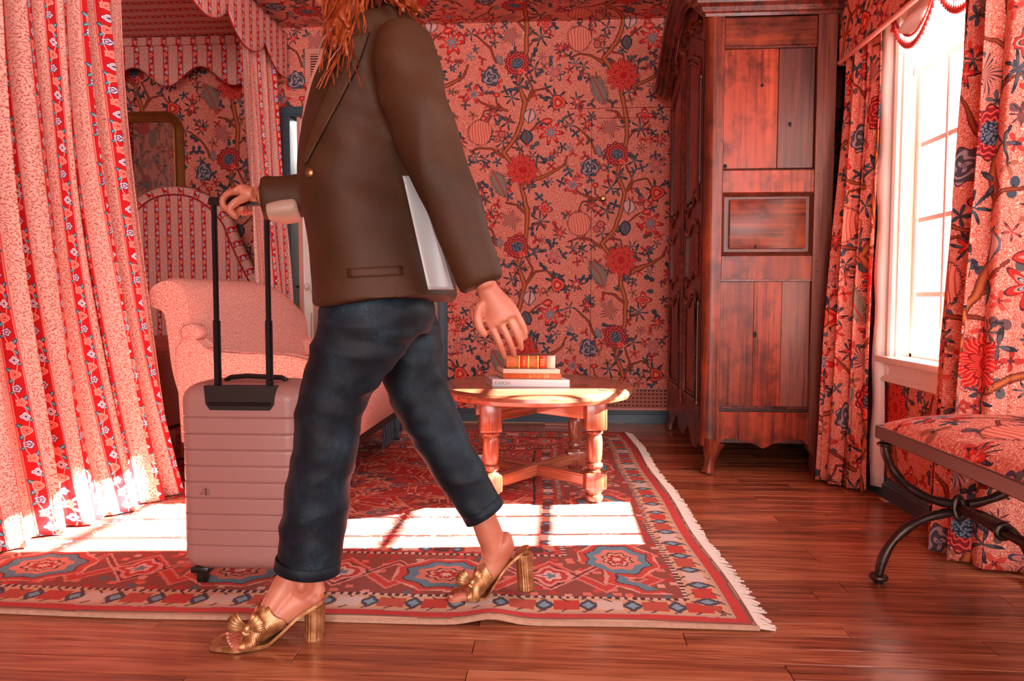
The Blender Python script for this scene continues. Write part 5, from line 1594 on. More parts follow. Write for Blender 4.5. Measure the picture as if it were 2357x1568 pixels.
tp.build('carry_handle', M['black'], sc_)
# telescopic handle
hx0, hx1 = W(491, 700, SCY).x, W(612, 700, SCY).x; hz = W(550, 464, SCY).z; hy = SCY + .016
for x in (hx0, hx1):
    MB().box(x - .0085, x + .0085, hy - .008, hy + .008, wz0 + .02, hz * .5 + .22, bev=.003).build('outer_tube', M['alu'], sc_)
    MB().box(x - .0062, x + .0062, hy - .006, hy + .006, hz * .5 + .2, hz, bev=.002).build('inner_tube', M['alu'], sc_)
MB().box(hx0 - .012, hx1 + .012, hy - .013, hy + .013, hz - .010, hz + .014, bev=.007).build('grip', M['black'], sc_)
# wheels
for x, y in ((sx0 + .036, SCY + .045), (sx1 - .036, SCY + .045), (sx0 + .036, SCY + .17), (sx1 - .036, SCY + .17)):
    wh = MB()
    wh.box(x - .026, x + .026, y - .02, y + .02, .046, .066, bev=.006)
    wh.box(x - .012, x + .012, y - .014, y + .014, .028, .05, bev=.004)
    wh.build('wheel_housing', M['black'], sc_)
    w2 = MB(); V = []
    for xx_, r_ in ((x - .012, .012), (x - .010, .0185), (x + .010, .0185), (x + .012, .012)):
        for k in range(18): a = 2 * PI * k / 18; V.append((xx_, y + .004 + r_ * math.cos(a), .0315 + r_ * math.sin(a)))
    w2.add(V, grid_faces(18, 4, True) + [tuple(range(18)), tuple(range(54, 72))]); w2.build('wheel', M['black'], sc_)
MB().box(sx0 - .030, sx0 + .004, SCY + .08, SCY + .13, W(390, 1268, SCY).z + .0, W(390, 1150, SCY).z, bev=.006).build('side_handle', M['grey'], sc_)
mk = W(478, 1133, SCY)
lg = MB()
for q in range(3): lg.box(mk.x - .022 + q * .004, mk.x + .008 - q * .002, SCY - .0022, SCY + .002, mk.z - .006 + q * .006, mk.z - .0045 + q * .006)
lg.box(mk.x - .006, mk.x - .003, SCY - .0022, SCY + .002, mk.z - .010, mk.z + .012)
lg.build('emblem', plain('emblem_print', '7c4a46', 0.6), sc_, smooth=False)
# ================================================================ PERSON walking left, pulling the suitcase
person = empty('person', (-.45, 1.80, 0), 'striding person in brown blazer, dark jeans and gold mules, holding the suitcase handle', 'person')
def loft(path, n=24, cap=True, uvs=False):
    """path: (x, y, z, a, b): a = half width in the walking plane, b = half width across it"""
    P_ = np.array(path, float); c = P_[:, :3]; V = []; L = len(P_)
    for i in range(L):
        t = c[min(i + 1, L - 1)] - c[max(i - 1, 0)]; t = Vector(t).normalized()
        yv = Vector((0, 1, 0)); n1 = (yv - t * yv.dot(t)).normalized(); n2 = t.cross(n1)
        for k in range(n):
            a = 2 * PI * k / n; V.append(Vector(c[i]) + n2 * (P_[i, 3] * math.cos(a)) + n1 * (P_[i, 4] * math.sin(a)))
    Fc = grid_faces(n, L, True)
    if cap:
        for i in (0, L - 1):
            V.append(Vector(c[i])); q = len(V) - 1
            Fc += [((k, (k + 1) % n, q) if i == 0 else (i * n + (k + 1) % n, i * n + k, q)) for k in range(n)]
    return V, Fc
def sl(path, n=20): return spline(path, n)
def pp(px, py, Y, a, b):
    """profile point from the picture at depth Y; a in pixels at that depth, b in metres"""
    w = W(px, py, Y); s = FPX / Y; return (w.x, Y, w.z, a / s, b)
def ball(cx, cy, cz, rx, ry, rz, n=16, m_=12, R=None):
    V = []; 
    for j in range(m_ + 1):
        t = PI * j / m_
        for k in range(n):
            a = 2 * PI * k / n; v = Vector((rx * math.sin(t) * math.cos(a), ry * math.sin(t) * math.sin(a), rz * math.cos(t)))
            if R is not None: v = R @ v
            V.append(v + Vector((cx, cy, cz)))
    return V, grid_faces(n, m_ + 1, True)
def fuse(name, parts, mt, parent, voxel=.006, smooth=6, wrinkle=None, uvfn=None, kind=None, decimate=None):
    """fuse closed shapes into one continuous surface"""
    mb = MB()
    for V, Fc in parts: mb.add(V, Fc)
    me = bpy.data.meshes.new('tmp'); me.from_pydata([tuple(v) for v in mb.V], [], mb.F)
    bm = bmesh.new(); bm.from_mesh(me); bmesh.ops.remove_doubles(bm, verts=bm.verts, dist=1e-6); bmesh.ops.recalc_face_normals(bm, faces=bm.faces); bm.to_mesh(me); bm.free()
    o = bpy.data.objects.new('tmp', me); C.objects.link(o)
    r_ = o.modifiers.new('r', 'REMESH'); r_.mode = 'VOXEL'; r_.voxel_size = voxel
    s_ = o.modifiers.new('s', 'SMOOTH'); s_.iterations = smooth; s_.factor = .5
    dg = bpy.context.evaluated_depsgraph_get(); dg.update()
    me2 = bpy.data.meshes.new_from_object(o.evaluated_get(dg)); bpy.data.objects.remove(o)
    V = [v.co.copy() for v in me2.vertices]
    if wrinkle: V = [v.co + v.normal * wrinkle(v.co, v.normal) for v in me2.vertices]
    Fc = [tuple(f.vertices) for f in me2.polygons]
    uv = [uvfn(v) for v in V] if uvfn else None
    return link(name, V, Fc, mt, parent, uv=uv)
def skin_fn(b):
    v = coords('Object'); n1 = noi(v, 12, 3); n2 = noi(v, 90, 2)
    c = ramp(n1, [(0.3, 'b5654c'), (0.5, 'c4775c'), (0.7, 'd08a6e')])
    put(b.inputs['Base Color'], c); b.inputs['Roughness'].default_value = .45
    b.inputs['Subsurface Weight'].default_value = .08; b.inputs['Subsurface Radius'].default_value = (.02, .008, .004); b.inputs['Subsurface Scale'].default_value = .3
    bump(b, n2, .0006, .3)
M['skin'] = mat('skin', skin_fn)
M['nail'] = plain('toe_nail', 'e9b3a2', .25, 0, 0)
def denim_fn(b):
    v = coords('Object'); x, y, z = sep(v)
    w1 = fsin((x + z * .5) * 2600.0); n1 = noi(v, 14, 4); n2 = noi(v, 260, 2)
    f = mad(w1, .05, mad(n1, .7, n2 * .3))
    put(b.inputs['Base Color'], ramp(f, [(.30, '080d13'), (.5, '101a22'), (.66, '1f303b'), (.86, '4a626e')])); b.inputs['Roughness'].default_value = .6
    b.inputs['Specular IOR Level'].default_value = .25
    bump(b, f, .0008, .4)
M['denim'] = mat('dark_denim', denim_fn)
def wool_fn(b):
    v = coords('Object'); x, y, z = sep(v); n1 = noi(v, 5, 3); n2 = noi(v, 500, 1)
    c = ramp(mad(n2, .35, n1 * .65), [(.3, '33200f'), (.55, '482c19'), (.8, '5a3c26')])
    put(b.inputs['Base Color'], c); b.inputs['Roughness'].default_value = .6; b.inputs['Specular IOR Level'].default_value = .25
    bump(b, n2, .0005, .4)
M['wool'] = mat('brown_blazer_cloth', wool_fn)
def hair_fn(b):
    uv = coords('Object'); n1 = noi(scaled(uv, 60, 60, 8), 1.0, 3, .6)
    put(b.inputs['Base Color'], ramp(n1, [(.3, '5a1e08'), (.5, '8c3814'), (.7, 'b85c2e')])); b.inputs['Roughness'].default_value = .38
    bump(b, n1, .003, .7)
M['hair'] = mat('copper_hair', hair_fn)
def goldc_fn(b):
    v = coords('Generated'); n1 = noi(coords('Object'), 45, 2)
    put(b.inputs['Base Color'], ramp(n1, [(.3, '94603a'), (.5, 'b98354'), (.7, 'd8ab7c')])); b.inputs['Metallic'].default_value = .65; b.inputs['Roughness'].default_value = .36
M['goldc'] = mat('gold_pleated_leather', goldc_fn)
M['lining'] = plain('pale_sleeve_lining', 'b99a86', .5)
M['blouse'] = plain('blush_blouse', 'd9a793', .6)

YL, YR, YT = 1.66, 1.86, 1.74
HY = SCY + .016      # left leg nearer the camera, right leg farther
def foot(toe, ball_, arch, heel, ankle, shin, Y, toeY, name_side):
    """closed lofts for one foot; toe, ball_, arch, heel, ankle, shin are (px, py, half thickness px)"""
    pts = [heel, arch, ball_, toe]
    wid = [.030, .030, .041, .034]
    path = [pp(p[0], p[1], Y, p[2], w) for p, w in zip(pts, wid)]
    out = [loft(sl(path, 16))]
    h = W(heel[0], heel[1], Y); out.append(ball(h.x, Y, h.z, heel[2] / (FPX / Y) * 1.05, .029, heel[2] / (FPX / Y) * 1.1))
    return out
def leg_path(pts, Y, wb): return [pp(p[0], p[1], Y + (p[4] if len(p) > 4 else 0), p[2], p[3]) for p in pts]
# --- lead (left) foot flat on the front of the shoe, heel raised
sL = FPX / YL; sR = FPX / YR
YLf = 1.645
def YLfn(px): return 1.645 - .055 * max(0, min(1, (725 - px) / 170))
body = []
lead_leg = [(706, 1240, 40, .040), (703, 1285, 37, .036), (700, 1320, 35, .034), (697, 1352, 36, .034), (692, 1378, 38, .033)]
body.append(loft(sl(leg_path(lead_leg, YLf, 0), 14)))
foot_lead = [(726, 1370, 20, .028, 0), (706, 1376, 35, .031, 0), (672, 1392, 38, .033, -.012), (632, 1424, 31, .038, -.026), (600, 1450, 22, .042, -.040), (580, 1462, 17, .043, -.048), (566, 1469, 12, .038, -.052)]
body.append(loft(sl(leg_path(foot_lead, YLf, 0), 22)))
body.append(loft(sl(leg_path([(682, 1300, 26, .026), (655, 1350, 30, .029, -.01), (625, 1398, 27, .032, -.028), (590, 1444, 20, .038, -.04)], YLf, 0), 14)))
h = W(729, 1378, YLf); body.append(ball(h.x, YLf, h.z, .019, .025, .024))
h = W(704, 1338, YLf); body.append(ball(h.x, YLf - .030, h.z, .013, .010, .015)); body.append(ball(h.x, YLf + .030, h.z, .013, .010, .015))
# achilles
body.append(loft(sl(leg_path([(722, 1300, 14, .012), (730, 1335, 13, .011), (737, 1365, 14, .014)], YLf, 0), 8)))
def toes(cx, cy, Y, d, base, side=-1, rise=0):
    """five toes of unequal length; the big toe lies on the far side for a left foot"""
    out = []; nails = []
    lens = [.062, .058, .052, .044, .036]; rad = [.0128, .0104, .0099, .0095, .0090]; offs = [.031, .012, -.005, -.020, -.034]
    w = W(cx, cy, Y)
    for L, r_, o_ in zip(lens, rad, offs):
        y0 = Y + o_ * side
        st = Vector((w.x + .006 + (.031 - o_) * .30, y0, w.z))
        dd = Vector(d)
        out.append(loft([(p.x, p.y, p.z, r_, r_) for p in (st - dd * .022, st + dd * .004)], 12))
        pts = [st, st + dd * L * .45 + Vector((0, 0, .005)), st + dd * L * .8 + Vector((0, 0, .001)), st + dd * L * 1.0 + Vector((0, 0, -.004))]
        out.append(loft([(p.x, p.y, p.z, rr_, rr_ * 1.05) for p, rr_ in zip(pts, (r_ * .95, r_, r_ * 1.05, r_ * .7))], 12))
        nails.append((pts[2] + dd * .004 + Vector((0, 0, r_ * .72)), r_, dd))
    return out, nails
t1, nails1 = toes(558, 1472, YLfn(545), (-.97, 0, -.22), None, side=1)
body += t1
# lead calf and thigh inside the jeans
body.append(loft(sl(leg_path([(712, 1260, 40, .042), (728, 1160, 50, .052), (742, 1040, 52, .056), (755, 960, 56, .060), (790, 860, 72, .070), (850, 700, 84, .080)], YL, 0), 24)))
# --- trailing (right) leg and foot
YRf = 1.875
tl = [(1110, 1172, 30, .034), (1114, 1195, 30, .034), (1126, 1228, 31, .033), (1138, 1262, 30, .031), (1136, 1286, 30, .032)]
body.append(loft(sl(leg_path(tl, YRf, 0), 14)))
foot_tr = [(1168, 1240, 15, .024), (1160, 1256, 27, .029), (1140, 1288, 30, .031), (1118, 1322, 26, .036), (1102, 1346, 20, .040), (1090, 1356, 15, .041), (1082, 1361, 11, .036)]
body.append(loft(sl(leg_path(foot_tr, YRf, 0), 22)))
h = W(1164, 1245, YRf); body.append(ball(h.x, YRf, h.z, .019, .024, .024))
t2, nails2 = toes(1084, 1363, YRf, (-.95, 0, -.20), None, side=-1)
body += t2
body.append(loft(sl(leg_path([(1108, 1180, 28, .034), (1062, 1085, 36, .046), (1005, 990, 46, .054), (968, 920, 54, .060), (930, 820, 66, .070), (890, 700, 78, .080)], YR, 0), 24)))
# --- pelvis, trunk, neck
trunk = [(870, 730, 120, .150), (868, 640, 118, .150), (850, 540, 112, .135), (835, 440, 104, .125), (845, 340, 112, .135), (862, 240, 118, .155), (880, 150, 105, .165), (885, 95, 70, .150), (868, 55, 48, .075), (850, 15, 42, .056), (838, -25, 44, .054)]
body.append(loft(sl(leg_path(trunk, YT, 0), 40)))
# --- head (above the frame): skull, face, nose, chin
hc_ = W(800, -105, YT); Rh = Matrix.Rotation(math.radians(-6), 3, 'Y')
body.append(ball(hc_.x + .015, YT, hc_.z + .02, .098, .076, .105, 24, 18))
body.append(ball(hc_.x - .030, YT, hc_.z - .045, .062, .056, .075, 20, 14))
body.append(ball(hc_.x - .058, YT, hc_.z - .100, .024, .026, .020, 14, 10))                      # chin
body.append(loft([(hc_.x - .085, YT, hc_.z + .005, .010, .009), (hc_.x - .100, YT, hc_.z - .018, .012, .011), (hc_.x - .106, YT, hc_.z - .032, .012, .014), (hc_.x - .094, YT, hc_.z - .040, .008, .010)], 12))   # nose
body.append(ball(hc_.x - .088, YT, hc_.z - .062, .010, .021, .005)); body.append(ball(hc_.x - .086, YT, hc_.z - .071, .010, .019, .006))  # lips
body.append(ball(hc_.x - .082, YT, hc_.z + .022, .014, .050, .010))                                  # brow
for s_ in (-1, 1):
    body.append(ball(hc_.x + .010, YT + s_ * .074, hc_.z - .015, .018, .008, .030))                 # ears
    body.append(ball(hc_.x - .062, YT + s_ * .032, hc_.z - .040, .022, .020, .022))                 # cheeks
# --- arms
YNA, YFA = 1.555, 1.92
near_arm = [(930, 120, 40, .038, .04), (950, 200, 46, .044, .0), (985, 330, 46, .045, -.01), (1020, 400, 40, .040, -.01), (1062, 520, 36, .036, 0), (1104, 620, 27, .028, .0), (1120, 662, 25, .023, .0)]
body.append(loft(sl(leg_path(near_arm, YNA, 0), 30)))
far_arm = [(890, 110, 46, .050, 0), (868, 220, 44, .046, .01), (830, 340, 40, .042, .01), (790, 430, 36, .040, .0), (720, 455, 32, .036, -.02), (640, 452, 26, .030, -.04), (596, 448, 22, .024, -.05)]
body.append(loft(sl(leg_path(far_arm, YFA, 0), 30)))
def finger(pts, r0, r1, n=10):
    k = len(pts)
    P_ = sl([(p.x, p.y, p.z, r0 + (r1 - r0) * i / (k - 1), r0 + (r1 - r0) * i / (k - 1)) for i, p in enumerate(pts)], 12)
    V, Fc = tube_vf([p[:3] for p in P_], [p[3] for p in P_], n)
    e_ = P_[-1]; return [(V, Fc), ball(e_[0], e_[1], e_[2], e_[3] * 1.0, e_[3], e_[3] * 1.0, 10, 8)]
# far hand gripping the bar from above: knuckles over the bar, fingertips curled under
bar = Vector((0, SCY + .016, W(550, 464, SCY).z + .002))
wr = W(592, 447, HY - .016)
kx = W(548, 440, HY - .016)
palm = [(wr.x, HY - .016, wr.z, .019, .028), (wr.x - .022, HY - .011, wr.z + .001, .019, .036), ((wr.x + kx.x) / 2 - .006, HY - .006, kx.z + .001, .017, .042), (kx.x + .004, HY - .002, kx.z - .002, .014, .042)]
body.append(loft(sl(palm, 12)))
for q, (dy, dx, L) in enumerate(((-.030, .0, 1.0), (-.010, -.004, 1.08), (.010, -.002, 1.02), (.029, .004, .86))):
    y = HY + dy; r_ = .0092 - .0006 * q
    k0 = Vector((kx.x + .016, y, kx.z - .002))
    pts = [k0, k0 + Vector((-.032 * L, 0, -.004)), k0 + Vector((-.052 * L, 0, -.022)), k0 + Vector((-.046 * L, 0, -.044)), k0 + Vector((-.020 * L, 0, -.052)), k0 + Vector((.0, 0, -.046))]
    for s_ in finger(pts, r_ * 1.1, r_ * .85): body.append(s_)
th0 = Vector((wr.x - .020, HY - .034, wr.z - .010))
for s_ in finger([th0, th0 + Vector((-.020, -.022, -.016)), th0 + Vector((-.034, -.028, -.036)), th0 + Vector((-.022, -.022, -.052))], .012, .009): body.append(s_)
# near hand hanging relaxed behind the hip
w0 = W(1122, 668, YNA); kn = W(1150, 716, YNA)
dv = (Vector(kn) - Vector(w0)).normalized()
palm = [(w0.x - dv.x * .01, YNA, w0.z + .012, .022, .017), (w0.x + dv.x * .02, YNA, w0.z + dv.z * .02, .029, .016), (w0.x + dv.x * .05, YNA, w0.z + dv.z * .05, .037, .015), (w0.x + dv.x * .078, YNA - .002, w0.z + dv.z * .078, .037, .013)]
body.append(loft(sl(palm, 12)))
perp = Vector((-dv.z, 0, dv.x))      # in the walking plane, across the palm
if perp.x > 0: perp = -perp
for q, (o_, L) in enumerate(((.031, .074), (.0105, .082), (-.010, .077), (-.029, .060))):
    b0 = Vector((w0.x, YNA, w0.z)) + dv * .070 + perp * o_
    pts = [b0 - dv * .014, b0 + dv * L * .42 + perp * (.002 + o_ * .05), b0 + dv * L * .76 + perp * (.006 + o_ * .07) + Vector((0, .006, 0)), b0 + dv * L * 1.0 + perp * (.012 + o_ * .02) + Vector((0, .018, 0))]
    for s_ in finger(pts, .0086, .0068): body.append(s_)
tb_ = Vector((w0.x, YNA - .004, w0.z)) + dv * .018 + perp * .026
for s_ in finger([tb_, tb_ + dv * .020 + perp * .020 + Vector((0, -.006, 0)), tb_ + dv * .042 + perp * .028 + Vector((0, -.008, 0)), tb_ + dv * .060 + perp * .028 + Vector((0, -.004, 0))], .0118, .0086): body.append(s_)
BODY = fuse('body', body, M['skin'], person, voxel=.0034, smooth=2)
for k, (p, r_, d) in enumerate(nails1 + nails2):
    V, Fc = ball(p.x, p.y, p.z, r_ * .75, r_ * .62, r_ * .28, 10, 6); link('toenail', V, Fc, M['nail'], person)
# eyes and lips
for s_ in (-1, 1):
    V, Fc = ball(hc_.x - .080, YT + s_ * .031, hc_.z + .002, .010, .012, .009, 14, 10); link('eye', V, Fc, M['cream'], person)
    V, Fc = ball(hc_.x - .0885, YT + s_ * .031, hc_.z + .002, .003, .0052, .0052, 12, 8); link('iris', V, Fc, M['darkwood'], person)
    V, Fc = tube_vf([(hc_.x - .088, YT + s_ * (.016 + .034 * k / 6), hc_.z + .024 + .006 * math.sin(PI * k / 6)) for k in range(7)], .0028, 6); link('eyebrow', V, Fc, M['hair'], person)
V, Fc = ball(hc_.x - .0925, YT, hc_.z - .0665, .0075, .019, .0075, 14, 10); link('lips', V, Fc, plain('lips', 'a8483c', .4, 0, 0), person)

# --- jeans
def fold_noise(sc_=9, amp=.006, stretch=(1, 1, 1)):
    def fn(p, n_):
        q = Vector((p.x * stretch[0], p.y * stretch[1], p.z * stretch[2])) * sc_
        a = noise.noise(q + Vector((0, 3, 0))); b = noise.noise(q * 2.3)
        return amp * ((1 - abs(a) * 3.2) * .6 + .35 * b)
    return fn
jl = [(872, 690, 112, .090, .04), (842, 750, 112, .100, .01), (806, 820, 95, .090, 0), (775, 890, 80, .084, 0), (757, 960, 75, .080, 0), (750, 1030, 73, .078, 0), (738, 1100, 74, .076, 0), (727, 1170, 76, .075, 0), (716, 1240, 75, .074, 0), (708, 1306, 71, .072, 0)]
jr = [(905, 680, 92, .095, 0), (925, 740, 84, .098, 0), (945, 820, 76, .090, 0), (960, 890, 70, .084, 0), (990, 960, 64, .080, 0), (1024, 1025, 60, .074, 0), (1058, 1085, 55, .070, 0), (1088, 1135, 50, .066, 0), (1115, 1180, 45, .062, 0)]
def leg_shell(pts, Y, dense=70, n=64, thick=.0035, knee=None):
    P_ = sl(leg_path(pts, Y, 0), dense); V, _ = loft(P_, n, cap=False)
    P2 = P_.copy(); P2[:, 3] -= thick; P2[:, 4] -= thick; V2, _ = loft(P2, n, cap=False)
    return P_, V, V2
parts = []
hipc = [(880, 676, 108, .140, 0), (878, 705, 122, .158, 0), (872, 750, 118, .150, 0)]
for pts, Y in ((jl, YL), (jr, YR)):
    P_ = sl(leg_path(pts, Y, 0), 60); parts.append(loft(P_, 40))
parts.append(loft(sl(leg_path(hipc, YT, 0), 14), 40))
def jeans_wr(p, n_):
    base = fold_noise(7, .0062, (1, 1, 1.9))(p, n_)
    # horizontal creases at knee and above the hem
    cre = .0035 * math.sin(p.z * 120 + 5 * noise.noise(p * 6)) * max(0, noise.noise(p * 5 + Vector((7, 0, 0))) + .1)
    return base + cre
jo = fuse('jeans', parts, M['denim'], person, voxel=.0065, smooth=4, wrinkle=jeans_wr)
# turned hems and outer seam
def hem(pts, Y, z=0):
    a = leg_path(pts, Y, 0)[-1]; b = leg_path(pts, Y, 0)[-2]
    t = (Vector(a[:3]) - Vector(b[:3])).normalized(); yv = Vector((0, 1, 0)); n1 = (yv - t * yv.dot(t)).normalized(); n2 = t.cross(n1)
    V = []
    for o_, g_ in ((-.022, .0035), (-.020, .006), (0.004, .0065), (.006, .003), (.004, -.003)):
        for k in range(48):
            an = 2 * PI * k / 48; V.append(Vector(a[:3]) + t * o_ + n2 * ((a[3] + g_) * math.cos(an)) + n1 * ((a[4] + g_) * math.sin(an)))
    link('hem', V, grid_faces(48, 5, True), M['denim'], jo)
hem(jl, YL); hem(jr, YR)

# --- blazer
tor = [(888, 694, 158, .195), (884, 640, 156, .190), (872, 560, 154, .183), (852, 480, 150, .176), (842, 430, 146, .172), (850, 350, 148, .174), (866, 260, 142, .182), (884, 180, 122, .190), (898, 120, 98, .185), (905, 82, 72, .165), (893, 56, 50, .110), (880, 38, 40, .075)]
jk = [loft(sl(leg_path(tor, YT, 0), 44), 48)]
nsl = [(935, 92, 62, .068, .03), (928, 130, 72, .074, .01), (945, 220, 76, .072, 0), (975, 310, 76, .070, -.005), (1010, 390, 68, .066, -.01), (1040, 470, 62, .062, -.008), (1068, 550, 54, .056, -.004), (1094, 615, 49, .050, 0), (1108, 652, 46, .046, 0)]
jk.append(loft(sl(leg_path(nsl, YNA, 0), 40), 36))
fsl = [(890, 110, 62, .066, -.02), (872, 200, 66, .066, .0), (842, 310, 64, .062, .01), (800, 410, 58, .058, .0), (750, 448, 52, .054, -.01), (690, 452, 46, .052, -.03), (640, 456, 46, .050, -.04), (610, 457, 48, .050, -.047)]
jk.append(loft(sl(leg_path(fsl, YFA, 0), 40), 36))
def jacket_wr(p, n_):
    a = noise.noise(Vector((p.x * 4, p.y * 4, p.z * 2.2))); b = noise.noise(Vector((p.x * 13, p.y * 13, p.z * 9)))
    v = .012 * (1 - abs(a) * 2.6) + .004 * b
    # sleeve creases
    if p.y < 1.61: v += .005 * math.sin(p.z * 62 + p.x * 30 + 4 * noise.noise(p * 5)) * max(0, .6 - abs(p.z - 1.17) * 2.2)
    return v - .004
jacket = fuse('blazer', jk, M['wool'], person, voxel=.0075, smooth=5, wrinkle=jacket_wr)
# lapel on the near front, pocket flap, buttons, cuffs
def strip3(pts, w0, w1, name, mt, th=.004, yoff=0):
    V = []; L = len(pts)
    for i, (px, py, Y) in enumerate(pts):
        a = W(px, py, Y); b = W(px + w0 + (w1 - w0) * i / (L - 1), py + 6, Y + yoff)
        V += [tuple(a), tuple(b)]
    o = link(name, V, [(2 * i, 2 * i + 1, 2 * i + 3, 2 * i + 2) for i in range(L - 1)], mt, jacket)
    md = o.modifiers.new('t', 'SOLIDIFY'); md.thickness = th; return o
def on_surface(px, py, y0=1.2):
    """first point of the blazer seen through a picture point"""
    d = ray(px, py).normalized(); o_ = CAM - wloc(jacket)
    hit, loc, nrm, idx = jacket.ray_cast(o_, d)
    return (loc + wloc(jacket), nrm) if hit else (None, None)
bpy.context.view_layer.update()
def drape(name, outline, mt, lift=.004, parent=jacket, th=.0025, ymin=0):
    """a thin cloth patch laid on the blazer: outline rows of (px, py) points"""
    V = []; ok = True
    for row in outline:
        for px, py in row:
            p, n_ = on_surface(px, py)
            if p is None: p = W(px, py, YT - .12); n_ = Vector((0, -1, 0))
            if p.y < ymin: p = W(px, py, ymin + .03); n_ = Vector((0, -1, 0))
            V.append(p + n_ * lift)
    o = link(name, V, grid_faces(len(outline[0]), len(outline)), mt, parent)
    md = o.modifiers.new('t', 'SOLIDIFY'); md.thickness = th; return o
def rows(a, b, c, d, nu=8, nv=14):
    """bilinear patch a-b top edge, d-c bottom edge"""
    out = []
    for j in range(nv):
        t = j / (nv - 1); out.append([((a[0] * (1 - u) + b[0] * u) * (1 - t) + (d[0] * (1 - u) + c[0] * u) * t, (a[1] * (1 - u) + b[1] * u) * (1 - t) + (d[1] * (1 - u) + c[1] * u) * t) for u in [k / (nu - 1) for k in range(nu)]])
    return out
M['wooldark'] = plain('dark_blazer_lapel', '2a1a14', .45)
Lb = spline([(812, 84), (778, 160), (744, 240), (720, 310), (703, 372)], 30); Rb = spline([(852, 76), (826, 150), (800, 205), (754, 292), (708, 380)], 30)
drape('lapel', [[(Lb[k][0] * (1 - u) + Rb[k][0] * u, Lb[k][1] * (1 - u) + Rb[k][1] * u) for u in [q / 7 for q in range(8)]] for k in range(30)], M['wool'], .0045, th=.004)
drape('pocket_flap', rows((800, 618), (925, 612), (927, 634), (802, 640), 10, 4), M['wool'], .003)
M['rimlight'] = plain('pale_grey_rim_light', 'b9bdba', .35, 0, .02)  # window light along the blazer back, painted as a pale grey strip
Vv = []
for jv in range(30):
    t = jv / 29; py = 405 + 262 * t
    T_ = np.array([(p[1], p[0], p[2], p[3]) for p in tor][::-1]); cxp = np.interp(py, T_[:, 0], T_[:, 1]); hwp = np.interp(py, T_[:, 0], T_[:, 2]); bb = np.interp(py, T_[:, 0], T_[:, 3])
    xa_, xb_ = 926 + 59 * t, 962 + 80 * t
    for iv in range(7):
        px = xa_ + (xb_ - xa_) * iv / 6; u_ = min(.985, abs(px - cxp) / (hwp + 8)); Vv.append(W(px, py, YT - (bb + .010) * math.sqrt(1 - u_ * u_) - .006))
vl = link('back_rim_light', Vv, grid_faces(7, 30), M['rimlight'], jacket); vl.modifiers.new('t', 'SOLIDIFY').thickness = .003
pk, n_ = on_surface(714, 398)
if pk is not None:
    V, Fc = ball(pk.x, pk.y - .003, pk.z, .011, .005, .011); link('button', V, Fc, M['brass'], jacket)
# turned pale cuff of the far sleeve
cf = [(688, 480, 30, .054, -.03), (655, 486, 30, .053, -.04), (622, 488, 24, .050, -.045)]
fuse('cuff_lining', [loft(sl(leg_path(cf, YFA - .012, 0), 10), 24)], M['lining'], jacket, voxel=.006, smooth=4)
# thin gold bracelet at the wrist
c0 = W(600, 448, HY - .018)
MB().tube([(c0.x + .003 * math.sin(a), HY - .016 + .030 * math.cos(a), c0.z + .024 * math.sin(a)) for a in [2 * PI * k / 28 for k in range(28)]], .0018, 6, closed=True).build('bracelet', M['goldc'], person)
# blouse at the open front
fuse('blouse', [loft(sl(leg_path([(845, 60, 46, .065), (815, 130, 62, .090), (785, 210, 66, .100), (768, 300, 66, .105), (765, 380, 62, .10)], YT, 0), 18), 28)], M['blouse'], person, voxel=.007, smooth=3, wrinkle=fold_noise(12, .004, (1, 1, .4)))
# --- hair: wavy mass over the head and down the front and back, built of locks
hp = [ball(hc_.x + .030, YT, hc_.z + .045, .108, .092, .108, 24, 18)]
rs = random.Random(11)
for k in range(22):
    ang = rs.uniform(-1.0, 1.0); side = -1 if rs.random() < .62 else 1
    x0 = hc_.x + rs.uniform(-.03, .09); y0 = YT + side * rs.uniform(.03, .085); z0 = hc_.z + rs.uniform(.0, .09)
    tx = rs.uniform(752, 835) if k % 3 else rs.uniform(860, 975); ty = rs.uniform(60, 130) if k % 3 else rs.uniform(0, 45)
    e_ = W(tx, ty, YT + side * (rs.uniform(.15, .21) if side < 0 else rs.uniform(.05, .12)))
    pts = []
    for i in range(12):
        t = i / 11; w_ = .016 * math.sin(t * 11 + k) * t
        pts.append((x0 + (e_.x - x0) * (t ** 1.2) + w_, y0 + (e_.y - y0) * t + .012 * math.cos(t * 9 + k * 2) * t - side * .0, z0 + (e_.z - z0) * t ** .9))
    r_ = rs.uniform(.009, .015)
    hp.append(loft([(p[0], p[1], p[2], r_ * (1 - .75 * (i / 11) ** 2) + .003, r_ * .8 * (1 - .75 * (i / 11) ** 2) + .003) for i, p in enumerate(pts)], 12))
fuse('hair', hp, M['hair'], person, voxel=.0052, smooth=1, wrinkle=lambda p, n_: .003 * math.sin(220 * p.x + 150 * p.y + 12 * noise.noise(p * 9)))
ms = MB(); rs = random.Random(21)
